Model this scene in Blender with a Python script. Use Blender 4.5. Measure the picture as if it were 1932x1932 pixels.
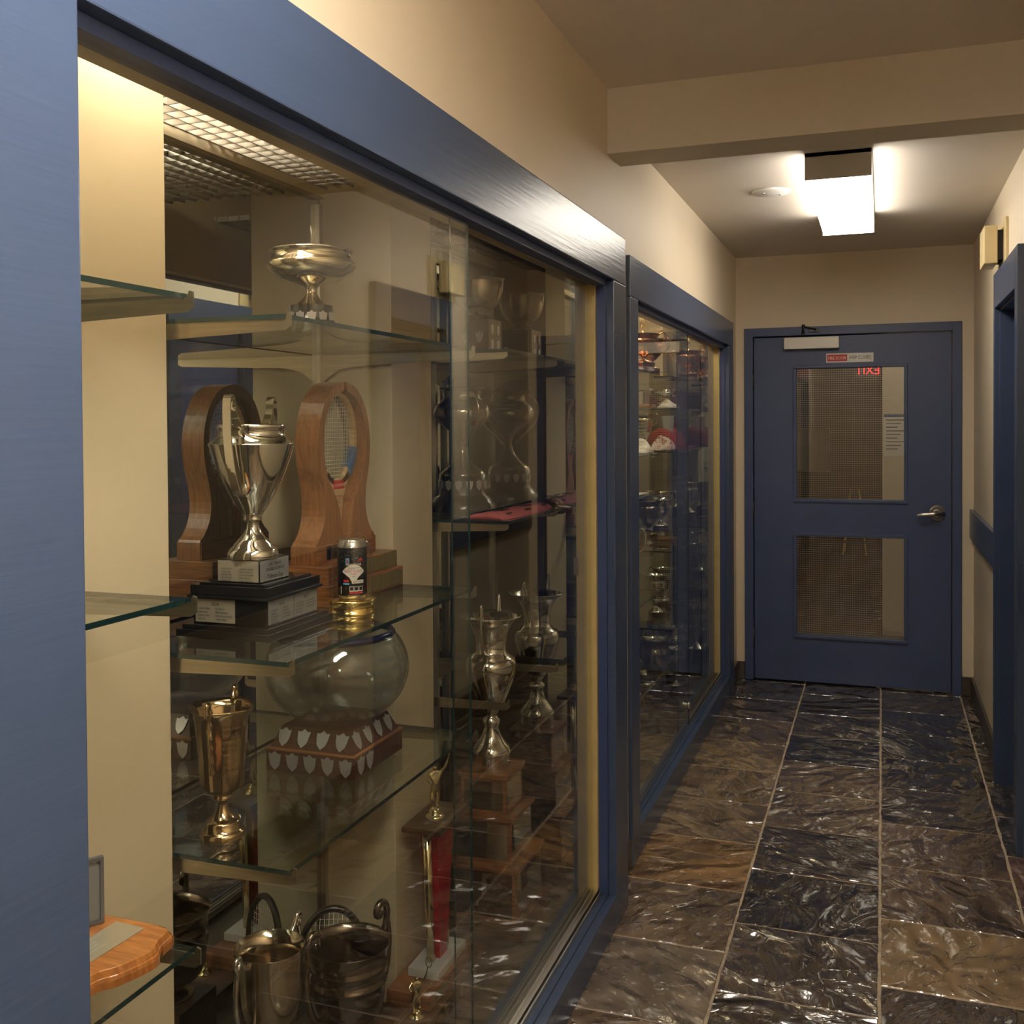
import bpy, bmesh, math, random
from mathutils import Vector, Matrix
random.seed(7)
for o in list(bpy.data.objects): bpy.data.objects.remove(o)
SC = bpy.context.scene; COL = SC.collection
PI = math.pi
# ------------------------------------------------------------------ camera
YAW, PITCH, ROLL, HC = 0.3432, 0.017, -0.0064, 1.5364
fw = Vector((-math.sin(YAW)*math.cos(PITCH), math.cos(YAW)*math.cos(PITCH), -math.sin(PITCH)))
rt = Vector((math.cos(YAW), math.sin(YAW), 0)); up = rt.cross(fw)
r2 = rt*math.cos(ROLL)+up*math.sin(ROLL); u2 = -rt*math.sin(ROLL)+up*math.cos(ROLL)
cam = bpy.data.cameras.new('camera'); co = bpy.data.objects.new('camera', cam); COL.objects.link(co)
co.matrix_world = Matrix(((r2.x, u2.x, -fw.x, 0), (r2.y, u2.y, -fw.y, 0), (r2.z, u2.z, -fw.z, HC), (0, 0, 0, 1)))
cam.sensor_width = 36; cam.sensor_fit = 'HORIZONTAL'; cam.lens = 36*1955.3/1932; cam.shift_x = 0; cam.shift_y = -(966-833.2)/1932
cam.clip_start = 0.02
SC.camera = co
# ------------------------------------------------------------------ world, exposure
w = bpy.data.worlds.new('world'); SC.world = w; w.use_nodes = True
w.node_tree.nodes['Background'].inputs[0].default_value = (1.0, .86, .68, 1)
w.node_tree.nodes['Background'].inputs[1].default_value = 0.02
vs = SC.view_settings; vs.view_transform = 'Standard'; vs.look = 'None'; vs.gamma = 1; vs.use_curve_mapping = False; vs.exposure = 0.0
HALL = 15.0      # fluorescent lens beyond the beam
NEAR = 52.0       # same fixture behind the camera
CASE1 = 40.0     # tubes above the louvre
CASE2 = 55.0
ROOM = 10.0
try:
    SC.cycles.max_bounces = 16; SC.cycles.transparent_max_bounces = 40; SC.cycles.glossy_bounces = 10; SC.cycles.transmission_bounces = 12
    SC.cycles.diffuse_bounces = 8; SC.cycles.sample_clamp_indirect = 6; SC.cycles.caustics_reflective = False; SC.cycles.caustics_refractive = False
    SC.cycles.blur_glossy = 0.5
except Exception: pass

# ------------------------------------------------------------------ materials
def nmat(name):
    m = bpy.data.materials.new(name); m.use_nodes = True
    return m, m.node_tree, m.node_tree.nodes['Principled BSDF']
def mat(name, col, rough=.5, metal=0, noise=0, nscale=30, bump=0, bscale=200, coat=0, spec=None, stretch=None, emis=None):
    m, t, b = nmat(name); N = t.nodes; L = t.links
    b.inputs['Base Color'].default_value = (*col, 1); b.inputs['Roughness'].default_value = rough; b.inputs['Metallic'].default_value = metal
    if coat: b.inputs['Coat Weight'].default_value = coat; b.inputs['Coat Roughness'].default_value = .08
    if spec is not None: b.inputs['Specular IOR Level'].default_value = spec
    if emis: b.inputs['Emission Color'].default_value = (*emis[0], 1); b.inputs['Emission Strength'].default_value = emis[1]
    if noise or bump:
        tc = N.new('ShaderNodeTexCoord'); mp = N.new('ShaderNodeMapping'); L.new(tc.outputs['Object'], mp.inputs[0])
        if stretch: mp.inputs['Scale'].default_value = stretch
    if noise:
        n = N.new('ShaderNodeTexNoise'); n.inputs['Scale'].default_value = nscale; n.inputs['Detail'].default_value = 5; L.new(mp.outputs[0], n.inputs['Vector'])
        r = N.new('ShaderNodeMapRange'); r.inputs[1].default_value = .3; r.inputs[2].default_value = .7
        r.inputs[3].default_value = 1-noise; r.inputs[4].default_value = 1+noise; L.new(n.outputs[0], r.inputs[0])
        v = N.new('ShaderNodeVectorMath'); v.operation = 'SCALE'; v.inputs[0].default_value = col; L.new(r.outputs[0], v.inputs['Scale']); L.new(v.outputs[0], b.inputs['Base Color'])
    if bump:
        n2 = N.new('ShaderNodeTexNoise'); n2.inputs['Scale'].default_value = bscale; n2.inputs['Detail'].default_value = 3; L.new(mp.outputs[0], n2.inputs['Vector'])
        bp = N.new('ShaderNodeBump'); bp.inputs['Strength'].default_value = bump; bp.inputs['Distance'].default_value = .002; L.new(n2.outputs[0], bp.inputs['Height']); L.new(bp.outputs[0], b.inputs['Normal'])
    return m
def wood(name, c1, c2, rough=.35, scale=(1.5, 1.5, 22), coat=.3):
    m, t, b = nmat(name); N = t.nodes; L = t.links
    tc = N.new('ShaderNodeTexCoord'); mp = N.new('ShaderNodeMapping'); mp.inputs['Scale'].default_value = scale; L.new(tc.outputs['Object'], mp.inputs[0])
    n = N.new('ShaderNodeTexNoise'); n.inputs['Scale'].default_value = 9; n.inputs['Detail'].default_value = 8; n.inputs['Distortion'].default_value = .6; L.new(mp.outputs[0], n.inputs['Vector'])
    r = N.new('ShaderNodeValToRGB'); r.color_ramp.elements[0].position = .35; r.color_ramp.elements[1].position = .68
    r.color_ramp.elements[0].color = (*c1, 1); r.color_ramp.elements[1].color = (*c2, 1); L.new(n.outputs[0], r.inputs[0]); L.new(r.outputs[0], b.inputs['Base Color'])
    b.inputs['Roughness'].default_value = rough; b.inputs['Coat Weight'].default_value = coat; b.inputs['Coat Roughness'].default_value = .15
    return m
def thin_glass(name, tint=(.93, .96, .94), f0=.05, dirt=0.0):
    m = bpy.data.materials.new(name); m.use_nodes = True; t = m.node_tree; N = t.nodes; L = t.links; N.clear()
    out = N.new('ShaderNodeOutputMaterial'); tr = N.new('ShaderNodeBsdfTransparent'); tr.inputs[0].default_value = (*tint, 1)
    gl = N.new('ShaderNodeBsdfGlossy'); gl.inputs['Roughness'].default_value = 0.0; gl.inputs[0].default_value = (1, 1, 1, 1)
    lw = N.new('ShaderNodeLayerWeight'); lw.inputs[0].default_value = .5
    p = N.new('ShaderNodeMath'); p.operation = 'POWER'; p.inputs[1].default_value = 5; L.new(lw.outputs['Facing'], p.inputs[0])
    q = N.new('ShaderNodeMath'); q.operation = 'MULTIPLY_ADD'; q.inputs[1].default_value = 1-f0; q.inputs[2].default_value = f0; L.new(p.outputs[0], q.inputs[0])
    mx = N.new('ShaderNodeMixShader'); L.new(q.outputs[0], mx.inputs[0]); L.new(tr.outputs[0], mx.inputs[1]); L.new(gl.outputs[0], mx.inputs[2])
    L.new(mx.outputs[0], out.inputs[0])
    return m
M = {}
M['cream'] = mat('cream_wall_paint', (.70, .60, .45), .5, noise=.02, nscale=3, bump=.10, bscale=60)
M['casecream'] = mat('cream_case_paint', (.64, .54, .37), .45, noise=.03, nscale=4)
M['ceil'] = mat('ceiling_paint', (.66, .60, .53), .7, noise=.02, nscale=3, bump=.08, bscale=90)
M['beam'] = mat('beam_paint', (.62, .57, .47), .6, noise=.02, nscale=3)
M['blue'] = mat('blue_gloss_paint', (.046, .072, .138), .27, noise=.05, nscale=5, bump=.2, bscale=60, stretch=(1, .08, 1.8))
M['bluedoor'] = mat('blue_door_paint', (.050, .076, .175), .40, noise=.06, nscale=5, bump=.15, bscale=120)
M['darkblue'] = mat('dark_blue_paint', (.034, .056, .15), .45)
M['black'] = mat('black_gap', (.012, .012, .015), .6)
M['yellow'] = mat('yellow_track_paint', (.52, .40, .17), .4, noise=.08, nscale=20)
M['mirror'] = mat('mirror_silver', (.66, .68, .64), .0, 1)
M['chrome'] = mat('polished_silver', (.80, .78, .72), .06, 1)
M['silver'] = mat('warm_silver_plate', (.66, .58, .42), .14, 1, noise=.06, nscale=14)
M['tarnish'] = mat('tarnished_silver', (.25, .21, .17), .16, 1, noise=.3, nscale=12)
M['goldpl'] = mat('worn_gold_plate', (.47, .35, .20), .12, 1, noise=.15, nscale=8)
M['gold'] = mat('bright_gold', (.85, .62, .22), .14, 1)
M['palegold'] = mat('pale_gold_plate', (.82, .72, .42), .15, 1)
M['copper'] = mat('copper_plate', (.55, .30, .18), .16, 1)
M['steel'] = mat('brushed_steel', (.60, .57, .52), .3, 1, bump=.1, bscale=400, stretch=(1, 1, .1))
M['bracket'] = mat('brushed_bracket_metal', (.50, .45, .34), .34, 1, noise=.12, nscale=40, stretch=(.2, 1, 4))
M['louvre'] = mat('louvre_silver', (.36, .34, .31), .35, .9)
M['ceilbright'] = mat('near_ceiling_lightened', (.72, .67, .62), .7, noise=.02, nscale=3, bump=.08, bscale=90)  # ceiling paint lightened on the near part, in place of missing bounce light
M['darkmetal'] = mat('dark_metal', (.06, .055, .05), .35, .8)
M['wood'] = wood('honey_walnut', (.17, .065, .022), (.36, .15, .05))
M['rosewood'] = wood('dark_rosewood', (.045, .018, .009), (.105, .042, .022))
M['walnutv'] = wood('upright_walnut', (.19, .075, .026), (.34, .145, .05), scale=(16, 16, 1.2))
M['brown'] = wood('brown_walnut', (.06, .03, .013), (.14, .075, .032))
M['cherry'] = wood('orange_cherry', (.36, .12, .03), (.58, .22, .055), .25, (1.5, 12, 1.5), .6)
M['ash'] = wood('pale_ash', (.42, .28, .13), (.60, .44, .24))
M['blk'] = mat('black_piano_lacquer', (.012, .011, .010), .22, coat=.5)
M['plate'] = mat('champagne_plate', (.62, .55, .42), .35, .6)
M['splate'] = mat('satin_silver_plate', (.55, .55, .55), .35, .7)
M['brass'] = mat('brass_plate', (.50, .36, .13), .3, .8)
M['dullbrass'] = mat('dull_brass_plate', (.30, .25, .12), .45, .6)
M['ink'] = mat('black_ink', (.02, .018, .015), .6)
M['white'] = mat('white_paint', (.78, .76, .72), .4)
M['whiteink'] = mat('white_ink', (.8, .8, .78), .5)
M['redink'] = mat('red_ink', (.55, .02, .02), .5)
M['yelink'] = mat('yellow_ink', (.8, .55, .1), .5)
M['blueink'] = mat('light_blue_ink', (.10, .38, .6), .5)
M['marble'] = mat('white_marble', (.62, .64, .62), .3, noise=.12, nscale=16)
M['red'] = mat('red_plastic', (.40, .008, .012), .2, coat=.4)
M['pink'] = mat('pink_fabric', (.62, .17, .17), .8, noise=.1, nscale=30)
M['redcloth'] = mat('red_cloth', (.42, .03, .04), .85, bump=.4, bscale=60)
M['whitecloth'] = mat('white_cloth', (.72, .66, .58), .85, bump=.3, bscale=60)
M['paper'] = mat('white_paper', (.8, .78, .72), .8)
M['string'] = mat('racket_string', (.70, .66, .55), .5)
M['grout'] = mat('grout', (.42, .34, .25), .8, noise=.25, nscale=60, bump=.5, bscale=150)
M['stonebase'] = mat('slate_baseboard', (.055, .042, .030), .3, noise=.45, nscale=7, bump=.5, bscale=25)
M['almond'] = mat('almond_plastic', (.62, .50, .27), .4)
M['closer'] = mat('silver_painted_cover', (.62, .60, .54), .4, .2)
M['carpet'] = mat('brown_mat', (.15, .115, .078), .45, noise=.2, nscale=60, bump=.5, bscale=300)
M['blueink2'] = mat('blue_tape', (.05, .12, .28), .5)
M['etched'] = mat('etched_grey', (.22, .23, .24), .6)
M['bronzed'] = mat('bronzed_silver', (.52, .44, .33), .12, 1, noise=.12, nscale=6)
M['tarnsilver'] = mat('dull_silver', (.34, .29, .23), .16, 1, noise=.2, nscale=10)
M['mirrorplate'] = mat('polished_plate', (.62, .58, .50), .04, 1)
M['plum'] = mat('plum_card', (.13, .05, .07), .6)
M['darksteel'] = mat('blue_grey_metal', (.16, .18, .23), .3, .6)
M['greypanel'] = mat('grey_panel', (.20, .21, .22), .5)
M['dimwall'] = mat('darkened_far_wall', (.09, .068, .048), .6, noise=.15, nscale=4)  # beige far wall with its dimness put into the colour
M['glass'] = thin_glass('case_glass', (.955, .965, .95), .045)
M['shelfglass'] = thin_glass('shelf_glass', (.93, .96, .94), .05)
M['glassedge'] = mat('green_glass_edge', (.007, .028, .028), .15, spec=.8)
M['bowlglass'] = thin_glass('smoky_bowl_glass', (.90, .92, .93), .08)
M['domeglass'] = thin_glass('dome_glass', (.98, .98, .97), .05)
M['bluelip'] = mat('cobalt_glass_lip', (.01, .014, .07), .05, coat=.6)
def emitter(name, col, s):
    m = bpy.data.materials.new(name); m.use_nodes = True; t = m.node_tree; t.nodes.clear()
    o = t.nodes.new('ShaderNodeOutputMaterial'); e = t.nodes.new('ShaderNodeEmission'); e.inputs[0].default_value = (*col, 1); e.inputs[1].default_value = s
    t.links.new(e.outputs[0], o.inputs[0]); return m
M['tube'] = emitter('lit_tube', (1, .88, .70), CASE1*1.25)
M['tube2'] = emitter('lit_tube_dim', (1, .80, .52), CASE2)
def lens_mat(name, s):
    m = emitter(name, (1, .84, .62), s); t = m.node_tree; N = t.nodes; L = t.links
    e = [n for n in N if n.type == 'EMISSION'][0]; e.inputs[0].default_value = (1, .91, .78, 1)
    tc = N.new('ShaderNodeTexCoord'); wv = N.new('ShaderNodeTexWave'); wv.bands_direction = 'Y'; wv.inputs['Scale'].default_value = 42; L.new(tc.outputs['Object'], wv.inputs[0])
    wx = N.new('ShaderNodeTexWave'); wx.bands_direction = 'X'; wx.inputs['Scale'].default_value = 42; L.new(tc.outputs['Object'], wx.inputs[0])
    mu = N.new('ShaderNodeMath'); mu.operation = 'MULTIPLY'; L.new(wv.outputs['Fac'], mu.inputs[0]); L.new(wx.outputs['Fac'], mu.inputs[1])
    r = N.new('ShaderNodeMapRange'); r.inputs[3].default_value = .8*s; r.inputs[4].default_value = 1.35*s; L.new(mu.outputs[0], r.inputs[0]); L.new(r.outputs[0], e.inputs[1]); return m
M['lens'] = lens_mat('lit_prismatic_lens', HALL)
M['lensnear'] = lens_mat('lit_prismatic_lens_near', NEAR)
M['exitred'] = emitter('exit_red', (1, .05, .05), 14)
M['led'] = emitter('green_led', (.2, 1, .2), 3)
# slate: tile colour from a vertex attribute, cleft ridges in bump
def slate_mat():
    m, t, b = nmat('slate_tile'); N = t.nodes; L = t.links
    at = N.new('ShaderNodeAttribute'); at.attribute_name = 'tile'
    tc = N.new('ShaderNodeTexCoord')
    sp = N.new('ShaderNodeSeparateColor'); L.new(at.outputs['Color'], sp.inputs[0])
    def math_(op, a_, b_=None, c_=None):
        n = N.new('ShaderNodeMath'); n.operation = op
        for i, v in enumerate((a_, b_, c_)):
            if v is None: continue
            if isinstance(v, (int, float)): n.inputs[i].default_value = v
            else: L.new(v, n.inputs[i])
        return n.outputs[0]
    def rng(v, a0, a1, b0, b1, smooth=False):
        n = N.new('ShaderNodeMapRange'); n.interpolation_type = 'SMOOTHSTEP' if smooth else 'LINEAR'; L.new(v, n.inputs[0])
        for i, q in enumerate((a0, a1, b0, b1)): n.inputs[i+1].default_value = q
        return n.outputs[0]
    seed = math_('MULTIPLY', sp.outputs[0], 911.0)
    vr = N.new('ShaderNodeVectorRotate'); vr.rotation_type = 'Z_AXIS'; L.new(tc.outputs['Object'], vr.inputs['Vector']); L.new(seed, vr.inputs['Angle'])
    of = N.new('ShaderNodeVectorMath'); of.operation = 'MULTIPLY_ADD'; of.inputs[1].default_value = (371, 533, 711); L.new(at.outputs['Color'], of.inputs[0]); L.new(vr.outputs[0], of.inputs[2])
    mp = N.new('ShaderNodeMapping'); mp.inputs['Scale'].default_value = (1, 1.6, 1); L.new(of.outputs[0], mp.inputs[0])
    def noise(sc, det, dist=0, rough=.5):
        n = N.new('ShaderNodeTexNoise'); n.inputs['Scale'].default_value = sc; n.inputs['Detail'].default_value = det; n.inputs['Distortion'].default_value = dist; n.inputs['Roughness'].default_value = rough
        L.new(mp.outputs[0], n.inputs['Vector']); return n.outputs[0]
    big = noise(2.4, 5, .9, .5); wave = noise(6.0, 1.2, .7, .4); micro = noise(30, 2, .3, .5); col = noise(3.2, 5, 1.0)
    st = math_('MULTIPLY', big, 8.0); fl = math_('FLOOR', st); fr = math_('FRACT', st)
    ter = math_('ADD', fl, rng(fr, 0, .16, 0, 1, True))
    h1 = math_('MULTIPLY_ADD', wave, 3.9, math_('MULTIPLY', ter, .20)); h2 = math_('MULTIPLY_ADD', micro, .12, h1)
    bp = N.new('ShaderNodeBump'); bp.inputs['Strength'].default_value = 1.0; bp.inputs['Distance'].default_value = .0085; L.new(h2, bp.inputs['Height'])
    L.new(bp.outputs[0], b.inputs['Normal'])
    vs_ = N.new('ShaderNodeVectorMath'); vs_.operation = 'SCALE'; L.new(at.outputs['Color'], vs_.inputs[0]); L.new(rng(col, .3, .72, .5, 1.5), vs_.inputs['Scale'])
    edge = math_('MULTIPLY', math_('MULTIPLY', rng(fr, .09, 0, 0, 1), rng(noise(4, 2), .47, .60, 0, 1)), .75)
    mix = N.new('ShaderNodeMix'); mix.data_type = 'RGBA'; L.new(edge, mix.inputs[0]); L.new(vs_.outputs[0], mix.inputs[6]); mix.inputs[7].default_value = (.27, .20, .14, 1)
    L.new(mix.outputs[2], b.inputs['Base Color'])
    L.new(rng(micro, .3, .7, .10, .30), b.inputs['Roughness'])
    b.inputs['Coat Weight'].default_value = 1.0; b.inputs['Coat Roughness'].default_value = .05; b.inputs['Coat IOR'].default_value = 1.7; L.new(bp.outputs[0], b.inputs['Coat Normal'])
    return m
M['slate'] = slate_mat()

# ------------------------------------------------------------------ mesh builder
class MB:
    def __init__(s): s.v = []; s.f = []; s.mi = []; s.sm = []; s.mats = []; s.hs = []
    def _m(s, m):
        if m is None: return 0
        if m not in s.mats: s.mats.append(m)
        return s.mats.index(m)
    def add(s, vs, fs, m=None, smooth=False):
        k = len(s.v); s.v += [tuple(p) for p in vs]; s.f += [tuple(i+k for i in f) for f in fs]
        j = s._m(m); s.hs += [m is not None]*len(fs); s.mi += [j]*len(fs); s.sm += [smooth]*len(fs); return s
    def box(s, x0, x1, y0, y1, z0, z1, m=None, bev=0):
        if bev:
            bm = bmesh.new(); bmesh.ops.create_cube(bm, size=1)
            for v in bm.verts: v.co = Vector(((x0+x1)/2+v.co.x*(x1-x0), (y0+y1)/2+v.co.y*(y1-y0), (z0+z1)/2+v.co.z*(z1-z0)))
            bmesh.ops.bevel(bm, geom=bm.edges[:], offset=bev, segments=2, affect='EDGES', profile=.6)
            bm.verts.index_update(); s.add([v.co for v in bm.verts], [[v.index for v in f.verts] for f in bm.faces], m); bm.free(); return s
        v = [(x, y, z) for x in (x0, x1) for y in (y0, y1) for z in (z0, z1)]
        return s.add(v, [(0, 1, 3, 2), (4, 6, 7, 5), (0, 4, 5, 1), (2, 3, 7, 6), (0, 2, 6, 4), (1, 5, 7, 3)], m)
    def frust(s, a, b, z0, z1, c=(0, 0), m=None, bev=0):
        "a, b = (hx, hy) half sizes at bottom and top"
        v = [(c[0]+i*a[0], c[1]+j*a[1], z0) for i, j in ((-1, -1), (1, -1), (1, 1), (-1, 1))]+[(c[0]+i*b[0], c[1]+j*b[1], z1) for i, j in ((-1, -1), (1, -1), (1, 1), (-1, 1))]
        return s.add(v, [(3, 2, 1, 0), (4, 5, 6, 7), (0, 1, 5, 4), (1, 2, 6, 5), (2, 3, 7, 6), (3, 0, 4, 7)], m)
    def lathe(s, prof, c=(0, 0, 0), seg=48, m=None, cap=True, wob=None):
        n = len(prof); vs = []; fs = []
        for r, z in prof:
            for k in range(seg):
                a = 2*PI*k/seg; rr = r*(wob(a, z) if wob else 1); vs.append((c[0]+rr*math.cos(a), c[1]+rr*math.sin(a), c[2]+z))
        for i in range(n-1):
            for k in range(seg): k2 = (k+1) % seg; fs.append((i*seg+k, i*seg+k2, (i+1)*seg+k2, (i+1)*seg+k))
        s.add(vs, fs, m, True)
        if cap: s.add([vs[k] for k in range(seg)][::-1], [tuple(range(seg))], m); s.add([vs[(n-1)*seg+k] for k in range(seg)], [tuple(range(seg))], m)
        return s
    def tube(s, pts, r, seg=10, m=None, flat=None, close=False):
        "r number or list; flat=(w,h,axis) sweeps a flat strap whose width runs along axis"
        P = [Vector(p) for p in pts]; n = len(P); vs = []; fs = []; R = r if isinstance(r, (list, tuple)) else [r]*n
        ref = Vector((0, 0, 1)); pn = None
        for i in range(n):
            T = (P[(i+1) % n if close else min(i+1, n-1)]-P[i-1 if (close or i) else 0]).normalized()
            if flat:
                A = Vector(flat[2]).normalized(); A = (A-T*A.dot(T)).normalized(); B = T.cross(A); w_, h_ = flat[0]/2, flat[1]/2
                for q in ((-1, -1), (1, -1), (1, 1), (-1, 1)): vs.append(P[i]+A*w_*q[0]*R[i]+B*h_*q[1]*R[i])
            else:
                if pn is None: pn = T.cross(ref) if abs(T.dot(ref)) < .95 else T.cross(Vector((1, 0, 0)))
                pn = (pn-T*pn.dot(T)).normalized(); B = T.cross(pn)
                for k in range(seg): a = 2*PI*k/seg; vs.append(P[i]+(pn*math.cos(a)+B*math.sin(a))*R[i])
        g = 4 if flat else seg
        for i in range(n if close else n-1):
            j = (i+1) % n
            for k in range(g): k2 = (k+1) % g; fs.append((i*g+k, i*g+k2, j*g+k2, j*g+k))
        if not close: fs.append(tuple(range(g))[::-1]); fs.append(tuple((n-1)*g+k for k in range(g)))
        return s.add(vs, fs, m, not flat)
    def prism(s, out, o, U, V, d, m=None):
        "2D outline out placed at o with axes U, V, thickness d along U x V"
        o, U, V = Vector(o), Vector(U), Vector(V); W = U.cross(V).normalized()*d; n = len(out)
        a = [o+U*p[0]+V*p[1] for p in out]; b = [p+W for p in a]
        return s.add(a+b, [tuple(range(n))[::-1], tuple(range(n, 2*n))]+[(i, (i+1) % n, n+(i+1) % n, n+i) for i in range(n)], m)
    def text(s, body, o, U, V, size, m=None, align='LEFT', th=.0004, sx=1):
        c = bpy.data.curves.new('t', 'FONT'); c.body = body; c.size = 1; c.align_x = align; c.resolution_u = 2; c.space_line = 1.0
        ob = bpy.data.objects.new('t', c); COL.objects.link(ob); dg = bpy.context.evaluated_depsgraph_get(); me = bpy.data.meshes.new_from_object(ob.evaluated_get(dg))
        o, U, V = Vector(o), Vector(U).normalized(), Vector(V).normalized(); W = U.cross(V)*th
        vs = [o+U*(v.co.x*size*sx)+V*(v.co.y*size)+W for v in me.vertices]
        s.add(vs, [tuple(p.vertices) for p in me.polygons], m)
        bpy.data.objects.remove(ob); bpy.data.curves.remove(c); bpy.data.meshes.remove(me); return s
    def build(s, name, m=None, parent=None, bevel=0, label=None):
        me = bpy.data.meshes.new(name); me.from_pydata(s.v, [], s.f); me.update()
        mats = s.mats if s.mats else []
        if m is not None:
            me.materials.append(M[m])
            for q in mats: me.materials.append(M[q])
            # faces added with explicit material keep it, others get m
        else:
            for q in mats: me.materials.append(M[q])
        off = 1 if m is not None else 0
        for p, i, sm, has in zip(me.polygons, s.mi, s.sm, s.hs):
            p.material_index = (i+off) if has else 0; p.use_smooth = sm
        o = bpy.data.objects.new(name, me); COL.objects.link(o)
        if parent: o.parent = parent
        if label: o['label'] = label
        if bevel:
            b = o.modifiers.new('bevel', 'BEVEL'); b.width = bevel; b.segments = 2; b.limit_method = 'ANGLE'; b.angle_limit = .9
        return o
def tag(o, label, cat, group=None):
    o['label'] = label; o['category'] = cat
    if group: o['group'] = group
    return o
def thing(name, label, cat, loc, rz=0, group=None, sc=1):
    o = bpy.data.objects.new(name, None); COL.objects.link(o); o.location = loc; o.rotation_euler = (0, 0, rz); o.scale = (sc, sc, sc); o.empty_display_size = .05
    return tag(o, label, cat, group)
def struct(o): o['kind'] = 'structure'; return o
def sbox(name, m, *b, bev=0):
    return struct(MB().box(*b, bev=bev).build(name, m))
def dup(root, loc, label, rz=None, sc=None, group=None):
    r = root.copy(); COL.objects.link(r); r.location = loc; r['label'] = label
    if rz is not None: r.rotation_euler = (0, 0, rz)
    if sc: r.scale = (sc, sc, sc)
    if group: r['group'] = group
    for ch in list(root.children):
        c = ch.copy(); COL.objects.link(c); c.parent = r
        for g in list(ch.children): d = g.copy(); COL.objects.link(d); d.parent = c
    return r
def spline(pts, n=6):
    P = [Vector(p) for p in pts]; out = []
    for i in range(len(P)-1):
        a = P[max(i-1, 0)]; b = P[i]; c = P[i+1]; d = P[min(i+2, len(P)-1)]
        for k in range(n):
            t = k/n; out.append(.5*((2*b)+(c-a)*t+(2*a-5*b+4*c-d)*t*t+(3*b-a-3*c+d)*t**3))
    out.append(P[-1]); return out
def pxprof(pts, y0, s): return [(r/s, (y0-y)/s) for r, y in pts]
def sprof(pts, n=4): return [(max(p[0], .0005), p[1]) for p in spline([(a, b, 0) for a, b in pts], n)]

# ================================================================== STRUCTURE
WL1, WL2, WR, YE = -.813, -.825, .48, 6.30
Y0 = -2.2
# --- floor
def build_floor():
    mb = MB(); cols = []; rnd = random.Random(3)
    def tile(x0, x1, y0, y1, c):
        g = .0035; n = 8; j = lambda: rnd.uniform(-.0016, .0016)
        # quad with slightly wandering edges
        bot = [(x0+g+(x1-x0-2*g)*k/n, y0+g+j()) for k in range(n)]; rgt = [(x1-g+j(), y0+g+(y1-y0-2*g)*k/n) for k in range(n)]
        top = [(x1-g-(x1-x0-2*g)*k/n, y1-g+j()) for k in range(n)]; lft = [(x0+g+j(), y1-g-(y1-y0-2*g)*k/n) for k in range(n)]
        o = bot+rgt+top+lft; m = len(o); zt = rnd.uniform(-.0004, .0003)
        ins = [((x0+x1)/2+(p[0]-(x0+x1)/2)*.990, (y0+y1)/2+(p[1]-(y0+y1)/2)*.990) for p in o]
        mb.add([(p[0], p[1], -.0026) for p in o]+[(p[0], p[1], zt) for p in ins], [tuple(range(m, 2*m))]+[(i, (i+1) % m, m+(i+1) % m, m+i) for i in range(m)])
        cols.extend([c]*(2*m))
    B = dict(t=(.235, .160, .085), b=(.140, .096, .060), d=(.058, .043, .034), k=(.030, .023, .019), n=(.022, .020, .027), o=(.27, .150, .060), p=(.095, .066, .054), g=(.160, .125, .085))
    seqL = 'dpbtttobgb'; seqM = 'ddnbbdkddd'; seqR = 'dnkkdbbtdk'
    def col(x0, x1, ytop, p, seq, ys=Y0):
        y = ytop; k = 0
        while y > ys:
            c = B[seq[k] if k < len(seq) else rnd.choice('bdgkb')]; q = rnd.uniform(.85, 1.18)
            tile(x0, x1, y-p, y, (c[0]*q, c[1]*q, c[2]*q*rnd.uniform(.92, 1.1), 1)); y -= p; k += 1
    a, b_, c_, d_ = -.846, -.4276, -.0078, .4104
    col(a, b_, 6.67, .4065, 'd'+seqL); col(b_, c_, 6.46, .4065, 'd'+seqM); col(c_, d_, 6.655, .4095, 'd'+seqR)
    col(a-.41, a, 6.67, .4065, 'ddddddddd', 6.1)
    y = 6.3
    for h in (.30, .33, .27, .30, .29): tile(d_, .475, y-h, y, (*[v*rnd.uniform(.8, 1.2) for v in B['d']], 1)); y -= h
    tile(d_, .64, 4.40, 4.81, (.05, .04, .032, 1)); tile(d_, .64, 4.01, 4.40, (.04, .034, .03, 1)); y = 4.01
    while y > Y0: tile(d_, .475, y-.41, y, (*[v*rnd.uniform(.9, 1.3) for v in B['b']], 1)); y -= .41
    o = mb.build('floor', 'slate'); me = o.data
    at = me.attributes.new('tile', 'FLOAT_COLOR', 'POINT')
    for i, c in enumerate(cols): at.data[i].color = c
    struct(o)
    g = MB().box(-1.5, 1.0, Y0, YE+.06, -.05, -.0024).build('floor', 'grout'); g.parent = o; g.name = 'grout_bed'
    return o
build_floor()
# --- ceilings, beam
sbox('ceiling', 'ceilbright', -1.6, 1.0, Y0, 3.27, 2.587, 2.65)
sbox('ceiling', 'ceil', -1.6, 1.0, 3.27, YE+.1, 2.518, 2.65)
sbox('trim_1', 'beam', WL1-.03, .60, 3.185, 3.36, 2.384, 2.60)
# --- left wall: pieces round the two case openings
w1 = MB()
w1.box(WL1-.025, WL1, Y0, 3.36, 2.05, 2.6); w1.box(WL1-.025, WL1, Y0, .75, 0, 2.05); w1.box(WL1-.025, WL1, 3.16, 3.36, 0, 2.05)
struct(w1.build('wall_left', 'cream'))
w2 = MB()
w2.box(WL2-.025, WL2, 3.34, YE+.02, 2.05, 2.6); w2.box(WL2-.025, WL2, 3.34, 3.53, 0, 2.05); w2.box(WL2-.025, WL2, 6.02, YE+.02, 0, 2.05)
struct(w2.build('wall_left', 'cream'))
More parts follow.
